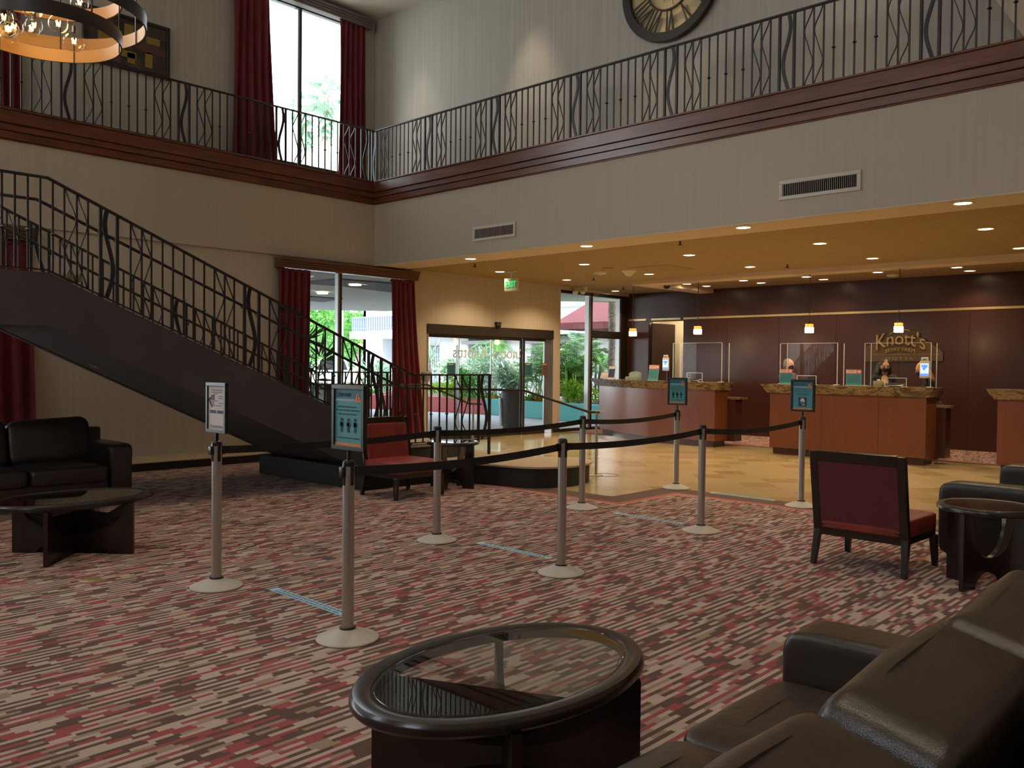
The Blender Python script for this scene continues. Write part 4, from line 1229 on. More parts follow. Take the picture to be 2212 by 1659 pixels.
def belt(a, b, label, sag=.03):
    pa, pb = V((*posts[a], .945)), V((*posts[b], .945))
    d = (pb-pa); L_ = d.length; d.normalize()
    pa += d*.058; pb -= d*.058
    t = thing('queue_belt', label, 'belt', (*((pa+pb)/2).to_2d(), .945), group='retractable queue belts')
    pts_ = []
    for i in range(17):
        u = i/16; pts_.append(pa.lerp(pb, u)-V((0, 0, sag*4*u*(1-u))))
    m_ = MB(); m_.bar(pts_, .0025, .052); m_.build('webbing', M['belt'], t)
    m_ = MB(); m_.box(tuple(pb-d*.01), (.02, .012, .056), Matrix.Rotation(atan2(d.y, d.x), 3, 'Z')); m_.build('clip', M['black'], t)
belt('A', 'C', 'black queue belt from the post beside the sofa to the next post behind', .02)
belt('C', 'E', 'black queue belt passing in front of the round side table and entrance', .03)
belt('E', 'F', 'black queue belt from the round step post to the left desk post', .035)
belt('B', 'D', 'black queue belt from the left foreground sign post to the middle post', .03)
belt('D', 'G', 'black queue belt from the middle post to the post left of the red chair', .03)
belt('G', 'H', 'black queue belt from the post left of the red chair to the face sign post', .04)

def sign(k, label, w_, h_, paint):
    x, y = posts[k]
    t = thing('sign_frame', label, 'sign', (x, y-.0, 1.01))
    m_ = MB(); m_.cyl((0, 0), .012, 0, .06, 10); m_.build('stem', M['black'], t, rel=False)
    m_ = MB()
    def fr(x0, x1, z0, z1): m_.bx(x0, x1, -.014, .014, z0, z1)
    b = .024; a = w_/2
    fr(-a, a, .055, .055+b); fr(-a, a, .055+h_-b, .055+h_); fr(-a, -a+b, .055+b, .055+h_-b); fr(a-b, a, .055+b, .055+h_-b)
    m_.bx(-a+b, a-b, .0, .013, .055+b, .055+h_-b)
    m_.build('frame', M['black'], t, .002, 1, rel=False)
    pw, ph = a-b, (h_-2*b)/2
    zc = .055+h_/2
    paint(t, pw, ph, zc)
    return t
def P(t, name, mat_, x0, x1, z0, z1, y=-.0045):
    m_ = MB(); m_.bx(x0, x1, y, y+.0008, z0, z1); return m_.build(name, mat_, t, rel=False, smooth=False)
def lines(t, zc, rows, mat_, th=.006, y=-.0055):
    m_ = MB()
    for x0, x1, z in rows:
        x = x0
        rr = random.Random(int(z*9999)+3)
        while x < x1:
            l = min(rr.uniform(.012, .03), x1-x); m_.bx(x, x+l, y, y+.0006, zc+z, zc+z+th); x += l+.005
    return m_.build('print_lines', mat_, t, rel=False, smooth=False)
def figure(t, x, z, s, mat_, y=-.0055):
    m_ = MB(); m_.bx(x-.006*s, x+.006*s, y, y+.0006, z-.026*s, z+.012*s); m_.bx(x-.011*s, x+.011*s, y, y+.0006, z-.004*s, z+.012*s); m_.box((x, y, z+.021*s), (.012*s, .0007, .012*s)); m_.build('figure_symbol', mat_, t, rel=False, smooth=False)
def tri(t, x, z, s, mat_, y=-.0056):
    m_ = MB(); m_.prism([(x-s, y, z-s*.8), (x+s, y, z-s*.8), (x, y, z+s)], (0, .0006, 0)); m_.build('warning_triangle', mat_, t, rel=False, smooth=False)
    m_ = MB(); m_.bx(x-.0025, x+.0025, y-.0004, y, z-s*.3, z+s*.45); m_.bx(x-.0025, x+.0025, y-.0004, y, z-s*.6, z-s*.42); m_.build('exclamation_mark', M['ink'], t, rel=False, smooth=False)
def safe_sheet(t, pw, ph, zc, bottom):
    P(t, 'sheet', M['teal_l'], -pw, pw, zc-ph, zc+ph, -.003)
    P(t, 'top_band', M['teal'], -pw, pw, zc+ph*.62, zc+ph, -.0038)
    P(t, 'title_rule', simple('pale_teal', (.30, .42, .44), .6), -pw*.95, pw*.45, zc+ph*.58, zc+ph*.66, -.0046)
    text_obj('title', 'STAY SAFE!', .030, M['ink'], t, (-pw*.30, -.006, zc+ph*.80), ROT_NEGY, .0004, font_scale=.82)
    tri(t, pw*.68, zc+ph*.72, pw*.26, M['orange'])
    P(t, 'footer_band', M['orange'], -pw, pw, zc-ph, zc-ph*.90, -.0046)
def paint_three(t, pw, ph, zc):
    safe_sheet(t, pw, ph, zc, 3)
    lines(t, zc, [(-pw*.8, pw*.6, ph*.36), (-pw*.9, pw*.85, ph*.24), (-pw*.75, pw*.6, ph*.10), (-pw*.8, pw*.8, -ph*.74)], M['ink'])
    for x in (-pw*.5, 0, pw*.5): figure(t, x, zc-ph*.28, 1.5, M['ink'])
def paint_face(t, pw, ph, zc):
    safe_sheet(t, pw, ph, zc, 1)
    lines(t, zc, [(-pw*.8, pw*.8, ph*.42), (-pw*.85, pw*.8, ph*.28), (-pw*.8, pw*.7, ph*.14), (-pw*.6, pw*.6, ph*.02)], M['ink'])
    P(t, 'symbol_tile', M['navy'], -pw*.42, pw*.42, zc-ph*.78, zc-ph*.12, -.0046)
    m_ = MB()
    m_.prism([(pw*.22*cos(a)*(1.0)+.0, -.0062, zc-ph*.42+ph*.24*sin(a)) for a in [2*pi*k/18 for k in range(18)]], (0, .0006, 0))
    m_.prism([(-pw*.02, -.0062, zc-ph*.70), (pw*.2, -.0062, zc-ph*.70), (pw*.2, -.0062, zc-ph*.5), (-pw*.02, -.0062, zc-ph*.5)], (0, .0006, 0))
    m_.build('face_symbol', M['paper'], t, rel=False, smooth=False)
    m_ = MB(); m_.prism([(-pw*.25, -.0068, zc-ph*.60), (pw*.06, -.0068, zc-ph*.62), (pw*.12, -.0068, zc-ph*.44), (-pw*.2, -.0068, zc-ph*.42)], (0, .0005, 0)); m_.build('mask_symbol', M['teal'], t, rel=False, smooth=False)
def paint_app(t, pw, ph, zc):
    P(t, 'sheet', M['paper'], -pw, pw, zc-ph, zc+ph, -.003)
    lines(t, zc, [(-pw*.6, pw*.8, ph*.80), (-pw*.6, pw*.7, ph*.70), (-pw*.3, pw*.2, ph*.62), (pw*.3, pw*.85, ph*.52), (pw*.3, pw*.85, ph*.42), (pw*.3, pw*.85, ph*.2), (-pw*.2, pw*.2, ph*.3), (-pw*.7, pw*.7, ph*.08), (-pw*.8, pw*.8, -ph*.86), (-pw*.8, pw*.8, -ph*.92)], M['ink_grey'], .005)
    P(t, 'picture', M['ink_grey'], -pw*.62, -pw*.22, zc+ph*.34, zc+ph*.60, -.0046)
    m_ = MB(); m_.bar([(-pw, -.005, zc+ph*.34), (-pw*.6, -.005, zc+ph*.46)], .0006, .018, side=(0, 1, 0)); m_.bar([(-pw*.85, -.005, zc+ph*.32), (-pw*.5, -.005, zc+ph*.02)], .0006, .014, side=(0, 1, 0)); m_.build('arm_drawing', M['ink'], t, rel=False, smooth=False)
    P(t, 'phone_drawing', simple('ochre_print', (.40, .27, .14), .6), -pw*.75, -pw*.3, zc+ph*.08, zc+ph*.32, -.0045)
    P(t, 'badge', M['navy'], -pw*.8, -pw*.06, zc-ph*.26, zc-ph*.12, -.0046); P(t, 'badge', M['navy'], pw*.1, pw*.84, zc-ph*.26, zc-ph*.12, -.0046)
sign('A', 'tall black sign frame with a pale app notice, left of the other signs', .27, .345, paint_app)
sign('B', 'teal stay safe sign with standing figures, on the left foreground post', .30, .365, paint_three)
sign('F', 'small teal three-figure sign in front of the left desk', .28, .35, paint_three)
sign('H', 'small teal sign with masked face symbol, before the middle desk', .28, .36, paint_face)

# floor tapes and floor outlets
tl = ['first pale blue printed floor tape, nearest the camera beside the foreground post', 'second pale blue printed floor tape, on the carpet left of the middle post', 'third pale printed floor tape, on the carpet near the tile corner', 'fourth pale printed floor tape, along the tile edge before the middle desk']
for k, (x, y) in enumerate(((-4.80, 3.19), (-4.92, 5.285), (-5.01, 7.40), (-5.07, 9.47))):
    t = thing('floor_tape', tl[k], 'floor tape', (x, y, 0), radians(-1), 'distance markers on the floor')
    m_ = MB(); m_.bx(-.425, .425, -.036, .036, .0005, .003); m_.build('strip', M['tape'], t, rel=False, smooth=False)
    m_ = MB(); rr = random.Random(k)
    for row in (-.018, .014):
        xx = -.36
        while xx < .38:
            l = rr.uniform(.008, .03); m_.bx(xx, xx+l, row-.009, row+.009, .003, .0036); xx += l+rr.uniform(.006, .016)
    m_.build('printed_letters', M['tape_ink'], t, rel=False, smooth=False)
for (px, py), l in (((194, 1253), 'round brass floor outlet cover in front of the left coffee table'), ((434, 1088), 'small brass floor outlet cover in the shade beside the sofa')):
    p = onZ(px, py)
    t = thing('floor_outlet', l, 'floor outlet', (p.x, p.y, 0))
    m_ = MB(); m_.lathe([(.075, .0), (.075, .004), (.066, .007), (.001, .008)], 28); m_.build('cover', M['brass'], t, rel=False)
    m_ = MB(); m_.lathe([(.03, .0075), (.03, .010), (.001, .0105)], 18); m_.build('cap', M['brass'], t, rel=False)
# pale ring sticker on the tile by the handrail post
p = onZ(1308, 1026)
o = MB().lathe([(.20, .0008), (.20, .002), (.15, .002), (.15, .0008)], 36, closed=True).build('floor_sticker', simple('grey_sticker', (.22, .19, .14), .5)); o.location = (p.x, p.y, 0); tag(o, 'grey ring sticker on the tile beside the handrail post', 'sticker')
# ================================================================ FURNITURE
def superell(m_, c, r, e=.35, e2=.35, nu=28, nv=16, rot=None, fn=None):
    def sg(v, p): return math.copysign(abs(v)**p, v)
    rows = []
    for i in range(1, nv):
        th = -pi/2+pi*i/nv
        row = []
        for k in range(nu):
            ph = 2*pi*k/nu
            v = V((r[0]*sg(cos(th), e)*sg(cos(ph), e2), r[1]*sg(cos(th), e)*sg(sin(ph), e2), r[2]*sg(sin(th), e)))
            if fn: v = fn(v)
            if rot is not None: v = rot @ v
            row.append(m_.bm.verts.new(v+V(c)))
        rows.append(row)
    for i in range(len(rows)-1):
        for k in range(nu):
            m_.bm.faces.new((rows[i][k], rows[i][(k+1) % nu], rows[i+1][(k+1) % nu], rows[i+1][k]))
    m_.bm.faces.new(list(reversed(rows[0]))); m_.bm.faces.new(rows[-1])
    return m_
def oval_ring(m_, a, b, prof, seg=96, c=(0, 0)):
    rings = []
    for off, z in prof:
        rings.append([V((c[0]+(b-off)*cos(2*pi*k/seg), c[1]+(a-off)*sin(2*pi*k/seg), z)) for k in range(seg)])
    m_.sweep(rings, closed=True)
def cut_panel(t, p, q, h, th=.032, arch=.09, cut=.55, edge=.07, af=.22, name='leg_panel'):
    p, q = V(p), V(q); L_ = (q-p).length; d = (q-p).normalized(); n = V((-d.y, d.x))
    out = [(0, 0), (L_*af, 0)]
    for k in range(1, 14):
        a = pi*k/14; out.append((L_/2-(L_/2-L_*af)*cos(a), arch*sin(a)))
    out += [(L_*(1-af), 0), (L_, 0), (L_, h), (L_-edge, h)]
    for k in range(1, 20):
        a = pi*k/20; out.append((L_/2+(L_/2-edge)*cos(a), h-cut*h*sin(a)**.8))
    out += [(edge, h), (0, h)]
    m_ = MB()
    lo = [V((p.x+d.x*s+n.x*th/2, p.y+d.y*s+n.y*th/2, z)) for s, z in out]
    hi = [v-V((n.x*th, n.y*th, 0)) for v in lo]
    # strip faces: build as side walls + triangulated caps
    bl = [m_.bm.verts.new(v) for v in lo]; bh = [m_.bm.verts.new(v) for v in hi]
    N_ = len(out)
    for i in range(N_): m_.bm.faces.new((bl[i], bl[(i+1) % N_], bh[(i+1) % N_], bh[i]))
    f1 = m_.bm.faces.new(bl); f2 = m_.bm.faces.new(list(reversed(bh)))
    bmesh.ops.triangulate(m_.bm, faces=[f1, f2])
    return m_.build(name, M['espresso'], t, rel=False, ang=30)
def coffee_table(label, loc):
    t = thing('coffee_table', label, 'table', loc)
    a, b, H_ = .63, .42, .46
    m_ = MB(); oval_ring(m_, a, b, [(.004, H_-.012), (.012, H_-.002), (.03, H_), (.062, H_-.003), (.070, H_-.007), (.072, H_-.012), (.085, H_-.014), (.085, H_-.045), (.03, H_-.052), (.01, H_-.048), (0, H_-.036), (0, H_-.02)])
    m_.build('rim', M['espresso'], t, rel=False)
    m_ = MB(); oval_ring(m_, a-.07, b-.07, [(0, H_-.014), (.0, H_-.008), (.012, H_-.003), (.02, H_-.003), (.02, H_-.014)]); m_.build('glass_bevel', M['table_glass'], t, rel=False)
    m_ = MB(); rings = [[V(((b-.09)*cos(2*pi*k/96), (a-.09)*sin(2*pi*k/96), z)) for k in range(96)] for z in (H_-.012, H_-.004)]; m_.sweep(rings); m_.build('glass_top', M['table_glass'], t, rel=False, smooth=False)
    cut_panel(t, (-.36, -.33), (.36, .33), H_-.05, af=.2, arch=.10, cut=.60, edge=.07)
    cut_panel(t, (.36, -.33), (-.36, .33), H_-.05, af=.2, arch=.10, cut=.60, edge=.07)
    return t
coffee_table('dark oval coffee table with glass top in the foreground centre', (-2.15, 2.28, 0))
coffee_table('dark oval coffee table with glass top in front of the black sofa at left', (-7.32, 2.66, 0))
def side_table(label, loc, rz, R_=.335, H_=.59):
    t = thing('side_table', label, 'table', loc, rz)
    m_ = MB(); oval_ring(m_, R_, R_, [(.004, H_-.012), (.012, H_-.002), (.03, H_), (.05, H_-.004), (.055, H_-.012), (.07, H_-.014), (.07, H_-.04), (.02, H_-.046), (0, H_-.036), (0, H_-.02)], 64); m_.build('rim', M['espresso'], t, rel=False)
    m_ = MB(); rings = [[V(((R_-.054)*cos(2*pi*k/64), (R_-.054)*sin(2*pi*k/64), z)) for k in range(64)] for z in (H_-.013, H_-.005)]; m_.sweep(rings); m_.build('glass_top', M['table_glass'], t, rel=False, smooth=False)
    for k in range(2):
        an = k*pi/2; r_ = .30
        cut_panel(t, (-r_*cos(an), -r_*sin(an)), (r_*cos(an), r_*sin(an)), H_-.045, arch=.11, cut=.62, edge=.10, af=.24)
    return t
side_table('round dark side table at the right edge, beside the red chair seen from behind', (-1.73, 6.84, 0), atan2(.1, -.32))
side_table('round dark side table beside the red chair by the stairs', (-8.0, 7.45, 0), radians(20))

# red chairs, built facing +y
def red_chair(label, loc, rz):
    t = thing('lounge_chair', label, 'chair', loc, rz)
    w_, d_ = .37, .33
    def leg(x, y0, y1, z1, tx):
        m_ = MB(); a = .028; b = .020
        m_.hexa([(x+tx-b, y0-b, 0), (x+tx+b, y0-b, 0), (x+tx+b, y0+b, 0), (x+tx-b, y0+b, 0)], [(x-a, y1-a, z1), (x+a, y1-a, z1), (x+a, y1+a, z1), (x-a, y1+a, z1)])
        m_.build('leg', M['espresso'], t, .004, 1, rel=False)
    for s in (-1, 1):
        leg(s*(w_-.03), d_-.03, d_-.045, .25, s*.012)
        leg(s*(w_-.03), -d_-.0, -d_+.06, .30, s*.012)
    # raked back frame
    by = lambda z: -d_+.05-.16*(z-.28)
    def rail(x0, x1, z0, z1, name):
        m_ = MB(); th = .045
        m_.hexa([(x0, by(z0)-th/2, z0), (x1, by(z0)-th/2, z0), (x1, by(z0)+th/2, z0), (x0, by(z0)+th/2, z0)],
                [(x0, by(z1)-th/2, z1), (x1, by(z1)-th/2, z1), (x1, by(z1)+th/2, z1), (x0, by(z1)+th/2, z1)])
        m_.build(name, M['espresso'], t, .005, 1, rel=False)
    rail(-w_, -w_+.065, .26, .905, 'back_stile'); rail(w_-.065, w_, .26, .905, 'back_stile')
    rail(-w_+.06, w_-.06, .825, .91, 'back_rail'); rail(-w_+.06, w_-.06, .25, .33, 'back_rail')
    m_ = MB()
    m_.hexa([(-w_+.06, by(.325)-.018, .325), (w_-.06, by(.325)-.018, .325), (w_-.06, by(.325)-.002, .325), (-w_+.06, by(.325)-.002, .325)],
            [(-w_+.06, by(.83)-.018, .83), (w_-.06, by(.83)-.018, .83), (w_-.06, by(.83)-.002, .83), (-w_+.06, by(.83)-.002, .83)])
    o = m_.build('back_panel', M['red_back'], t, .004, 1, rel=False); o['label'] = 'maroon fabric rear panel'
    m_ = MB()
    rt_ = Matrix.Rotation(math.atan(.16), 3, 'X')
    superell(m_, (0, by(.585)+.022, .585), (w_-.062, .035, .252), .12, .25, 40, 20, rt_); m_.build('back_cushion', M['red_vinyl'], t, rel=False, ang=60)
    m_ = MB(); m_.bx(-w_+.02, w_-.02, -d_+.03, d_-.02, .235, .30); m_.build('seat_rail', M['espresso'], t, .006, 1, rel=False)
    m_ = MB()
    def crown(v):
        k = (1-(v.x/w_)**2)*(1-((v.y)/d_)**2)
        return V((v.x, v.y, v.z*(1+.30*max(0, k)) if v.z > 0 else v.z))
    superell(m_, (0, .015, .355), (w_-.01, d_-.005, .068), .16, .16, 48, 20, None, crown); m_.build('seat_cushion', M['red_vinyl'], t, rel=False, ang=60)
    return t
red_chair('black framed chair seen from behind with maroon back, at right', (-2.57, 6.98, 0), radians(-2))
red_chair('black framed chair with red vinyl seat beside the stairs, partly hidden by a sign', (-7.94, 6.60, 0), radians(-90))

# leather sofas, built facing +x with the right arm (seen from the front) at +y
def sofa(label, loc, rz, n, sw, mat_, arm_w=.25, arm_h=.58, depth=.95, back_h=.88, back_shift=0.0, bw=None, arms=(1, 1), feet=True, bx=.255, bt=.105):
    t = thing('sofa', label, 'sofa', loc, rz)
    y1 = 0; W = n*sw
    x0, x1 = 0.0, depth     # rear .. front
    ya = -W-arm_w*arms[0]*2+arm_w*arms[0]
    # local: right arm occupies [-arm_w,0]; seats from -arm_w to -arm_w-W ; left arm beyond
    top = 0; s0 = -arm_w; s1 = -arm_w-W
    m_ = MB(); m_.bx(.05, x1-.04, s1, s0, .07, .26); m_.build('base', mat_, t, .02, 2, rel=False)
    m_ = MB(); m_.bx(.0, .14, s1-(arm_w if arms[1] else 0), 0, .06, back_h-.12); m_.build('back_frame', mat_, t, .03, 3, rel=False)
    for k, (a, b) in enumerate(((s0, 0), (s1-arm_w, s1))):
        if not arms[k]: continue
        m_ = MB()
        def armf(v):
            return V((v.x, v.y*(1+.06*max(0, v.z/.2)), v.z))
        superell(m_, ((.02+x1)/2, (a+b)/2, (arm_h+.05)/2), ((x1-.02)/2, (b-a)/2-.006, (arm_h-.05)/2), .22, .14, 64, 24, None, armf)
        o = m_.build('arm', mat_, t, rel=False, ang=60)
        for yy in (-1, 1):
            m_ = MB(); hh = (arm_h-.05)/2; cz = (arm_h+.05)/2; pts_ = []
            for j in range(33):
                th = -pi*.42+pi*1.84*j/32-pi*0
                sg = lambda v, p: math.copysign(abs(v)**p, v)
                ph = pi*j/32
                pts_.append((x1-.008-.018*(1-abs(cos(ph)))*0, (a+b)/2+((b-a)/2-.004)*sg(cos(ph), .22)*.93, cz-hh*.3+(hh*1.27)*sg(sin(ph), .3)))
            m_.bm.free()
    for k in range(n):
        c = s0-sw*(k+.5)
        m_ = MB()
        def puff(v):
            kx = 1-(v.x/(depth*.4))**2; ky = 1-(v.y/(sw*.5))**2
            z = v.z
            if z > 0: z += .035*max(0, kx)*max(0, ky)+.010*sin(9*v.x+3*k)*max(0, ky)
            return V((v.x, v.y, z))
        superell(m_, (x1-.40, c, .33), (.40, sw/2-.004, .095), .25, .14, 48, 18, None, puff)
        o = m_.build('seat_cushion', mat_, t, rel=False, ang=60)
        m_ = MB()
        lp = []
        for j in range(40):
            ph = 2*pi*j/40
            sg = lambda v: math.copysign(abs(v)**.14, v)
            lp.append((x1-.40+.396*sg(cos(ph)), c+(sw/2-.006)*sg(sin(ph)), .365))
        m_.tube(lp, .005, 5, closed=True); m_.build('piping', mat_, o, rel=False)
    bw = bw or [sw]*n
    yb = s0+back_shift
    tilt = radians(14)
    for k in range(n):
        c = yb-bw[k]/2; yb -= bw[k]
        rot = Matrix.Rotation(-tilt, 3, 'Y')
        m_ = MB()
        def puffb(v):
            kz = 1-(v.z/.25)**2; ky = 1-(v.y/(bw[k]*.5))**2
            x = v.x
            if x > 0: x += .05*max(0, kz)*max(0, ky)-.022*math.exp(-((v.z+.02)/.035)**2)*max(0, ky)
            zz = v.z+(.012*sin(7*v.y+k)+.006*sin(23*v.y))*(1 if v.z > 0 else 0)
            return V((x, v.y, zz))
        superell(m_, (bx, c, back_h-.265), (bt, bw[k]/2-.004, .265), .3, .17, 48, 22, rot, puffb)
        o = m_.build('back_cushion', mat_, t, rel=False, ang=60)
        for sx in (1, -1):
            m_ = MB(); pts_ = []
            for j in range(25):
                u = -1+2*j/24
                yv = (bw[k]/2-.02)*u
                zv = .247-.06*max(0, abs(u)-.86)/.14
                xv = sx*(bt*.62+.02*(1-abs(u)))
                p = rot @ V((xv, yv, zv+.012*sin(7*yv+k)))
                pts_.append(p+V((bx, c, back_h-.265)))
            m_.tube(pts_, .0045, 5); m_.build('piping', mat_, o, rel=False)
    if feet:
        for x in (.1, x1-.1):
            for y in (-.1, s1-.1 if arms[1] else s1+.1):
                m_ = MB(); m_.bx(x-.03, x+.03, y-.03, y+.03, 0, .07); m_.build('foot', M['espresso'], t, rel=False)
    return t
# foreground: faces -x, its arm at the far (+y) end -> rotate 180 deg, so local -y grows towards +y: mirror by using left arm
def sofa_neg(label, loc, **k): return sofa(label, loc, pi, **k)
sofa_neg('brown leather sofa in the right foreground, seen over its back cushions', (-.24, -.06, 0), n=4, sw=.70, mat_=M['leather'], arms=(1, 1), arm_h=.60, depth=1.20, back_h=.93, bw=[.70, .70, .72, .74], back_shift=0, bx=.385, bt=.13)
sofa('black leather sofa at left behind the oval coffee table', (-10.62, 4.12, 0), 0, 3, .80, M['leather_black'], arm_h=.645, depth=1.03, back_h=.90, bw=[.86, .78, .76], back_shift=.06)
sofa_neg('black leather sofa at the right edge, its arm just behind the round side table', (-1.30, 7.50, 0), n=2, sw=.78, mat_=M['leather_black'], arm_h=.645, depth=.97, back_h=.80)
# ================================================================ RECEPTION
def offset_path(path, d):
    out = []
    n = len(path)
    for i in range(n):
        a = V(path[max(i-1, 0)]); b = V(path[min(i+1, n-1)])
        t_ = (b-a).normalized(); nr = V((t_.y, -t_.x))
        out.append(V(path[i])+nr*d)
    return out
def desk(label, front, yback, xl=None, xr=None, worktop=None):
    """front: plan points left to right along the guest side"""
    c = V(front[len(front)//2])
    t = thing('reception_desk', label, 'desk', (c.x, c.y, 0))
    def outline(d, yb, ex):
        f = offset_path(front, d)
        f[0] = f[0]+V((-ex, 0)); f[-1] = f[-1]+V((ex, 0))
        return [tuple(p) for p in f]+[(f[-1].x, yb), (f[0].x, yb if len(front) < 4 else max(yb, f[0].y+.45))]
    m_ = MB(); m_.slab(outline(0, yback, 0), .12, 1.105); m_.build('front_panel', M['desk'], t, .004, 1, ang=20)
    m_ = MB(); m_.slab(outline(-.05, yback-.02, -.05), 0, .12); m_.build('kick_plate', M['mahog'], t, ang=20)
    m_ = MB()
    lo = outline(.03, yback+.02, .05); hi = outline(.115, yback+.02, .14)
    m_.hexa([(p[0], p[1], 1.105) for p in lo], [(p[0], p[1], 1.262) for p in hi])
    m_.build('granite_counter', M['granite'], t, .006, 2, ang=20)
    # veneer joints
    for f_ in (.36, .72) if len(front) == 2 else (.62,):
        a, b = V(front[0]), V(front[-1])
        if len(front) == 2: p = a.lerp(b, f_); m_ = MB(); m_.bx(p.x-.002, p.x+.002, p.y-.002, p.y, .13, 1.10); m_.build('joint', M['dark'], t, smooth=False)
    if worktop:
        x0, x1, y0, y1 = worktop
        m_ = MB(); m_.bx(x0, x1, y0, y1, .925, .962); m_.build('worktop', M['granite'], t, .005, 2)
        m_ = MB(); m_.bx(x0+.08, x1-.08, y0, y1-.08, .1, .925); m_.build('staff_cabinet', M['mahog'], t, .004, 1)
    return t
desk('curved red-brown reception desk with granite top, nearest the glazing',
     [(-12.19, 15.95), (-11.95, 15.78), (-11.72, 15.63), (-11.42, 15.44), (-11.09, 15.26), (-10.75, 15.07), (-10.40, 14.93), (-10.05, 14.86), (-9.3, 14.85), (-8.55, 14.85)], 15.35, worktop=(-10.0, -8.32, 15.35, 15.72))
desk('middle red-brown reception desk with granite top, below the wall lettering', [(-7.30, 14.62), (-4.62, 14.62)], 15.12, worktop=(-7.15, -4.40, 15.12, 15.48))
desk('red-brown reception desk with granite top, cut off by the right picture edge', [(-3.60, 14.62), (-.6, 14.62)], 15.12, worktop=(-3.4, -.5, 15.12, 15.48))

# clear screens on the desks
CT = 1.2625
def screen(label, x0, x1, y, ztop, wing=.28):
    t = thing('acrylic_screen', label, 'screen', ((x0+x1)/2, y, CT))
    m_ = MB(); m_.bx(x0, x1, y-.003, y+.003, CT+.0, ztop); m_.build('front_panel', M['acrylic'], t, smooth=False)
    for x in (x0, x1):
        m_ = MB(); m_.bx(x-.003, x+.003, y, y+wing, CT, ztop); m_.build('side_panel', M['acrylic'], t, smooth=False)
        for yy in (y, y+wing):
            m_ = MB(); m_.bx(x-.005, x+.005, yy-.005, yy+.005, CT, ztop); m_.build('edge', M['acr_edge'], t, smooth=False)
    m_ = MB(); m_.bx(x0, x1, y-.004, y+.004, ztop-.003, ztop+.003); m_.build('edge', M['acr_edge'], t, smooth=False)
    m_ = MB(); m_.bx(x0-.02, x0+.05, y-.05, y+.06, CT, CT+.012); m_.bx(x1-.05, x1+.02, y-.05, y+.06, CT, CT+.012); m_.build('foot', M['acr_edge'], t, .002, 1)
    return t
screen('clear acrylic guard on the desk nearest the glazing', -9.60, -8.50, 15.0, 2.03)
screen('clear acrylic guard at the left end of the middle desk, before the man', -7.20, -6.15, 14.80, 1.995)
screen('clear acrylic guard at the right end of the middle desk, before the woman', -5.68, -4.62, 14.80, 1.985)
screen('clear acrylic guard on the desk at the right picture edge', -3.18, -2.1, 14.80, 1.98)
def hatch(label, px0, px1, pytop, y):
    a, b = onY(px0, pytop, y), onY(px1, pytop, y)
    t = thing('document_hatch', label, 'small screen', ((a.x+b.x)/2, y, CT))
    h = a.z-CT
    w_ = (b.x-a.x)/2
    m_ = MB(); m_.bx(-w_, w_, -.003, .003, 0, h); m_.build('panel', M['acrylic'], t, rel=False, smooth=False)
    m_ = MB(); m_.bx(-w_-.004, -w_+.004, -.005, .005, 0, h); m_.bx(w_-.004, w_+.004, -.005, .005, 0, h); m_.bx(-w_, w_, -.005, .005, h-.006, h+.003); m_.build('edge', M['acr_edge'], t, rel=False, smooth=False)
    m_ = MB(); m_.bx(-w_, -w_+.07, -.06, .06, 0, .008); m_.bx(w_-.07, w_, -.06, .06, 0, .008); m_.build('foot', M['acr_edge'], t, rel=False, smooth=False)
hatch('small clear frame on the counter before the glazing-side guard', 1484, 1517, 805, 14.86)
hatch('small clear frame on the middle counter, in front of the man', 1722, 1763, 811, 14.70)
hatch('small clear frame on the middle counter, in front of the woman', 1912, 1958, 816, 14.70)
def keypad(label, px, py, y, w_=.14):
    p = onY(px, py, y)
    t = thing('card_terminal', label, 'card terminal', (p.x, y, CT))
    m_ = MB(); m_.hexa([(-w_, -.07, 0), (w_, -.07, 0), (w_, .08, 0), (-w_, .08, 0)], [(-w_, -.07, .02), (w_, -.07, .02), (w_, .08, .055), (-w_, .08, .055)]); m_.build('body', M['black'], t, .005, 2, rel=False)
    m_ = MB(); m_.bx(-w_*.6, w_*.6, -.01, .06, .045, .053); m_.build('keys', M['ink_grey'], t, .002, 1, rel=False)
keypad('flat black terminal on the counter of the glazing-side desk', 1500, 819, 14.96)
keypad('flat black terminal on the middle counter in front of the man', 1745, 826, 14.78)
keypad('flat black terminal on the middle counter in front of the woman', 1932, 832, 14.78, .17)
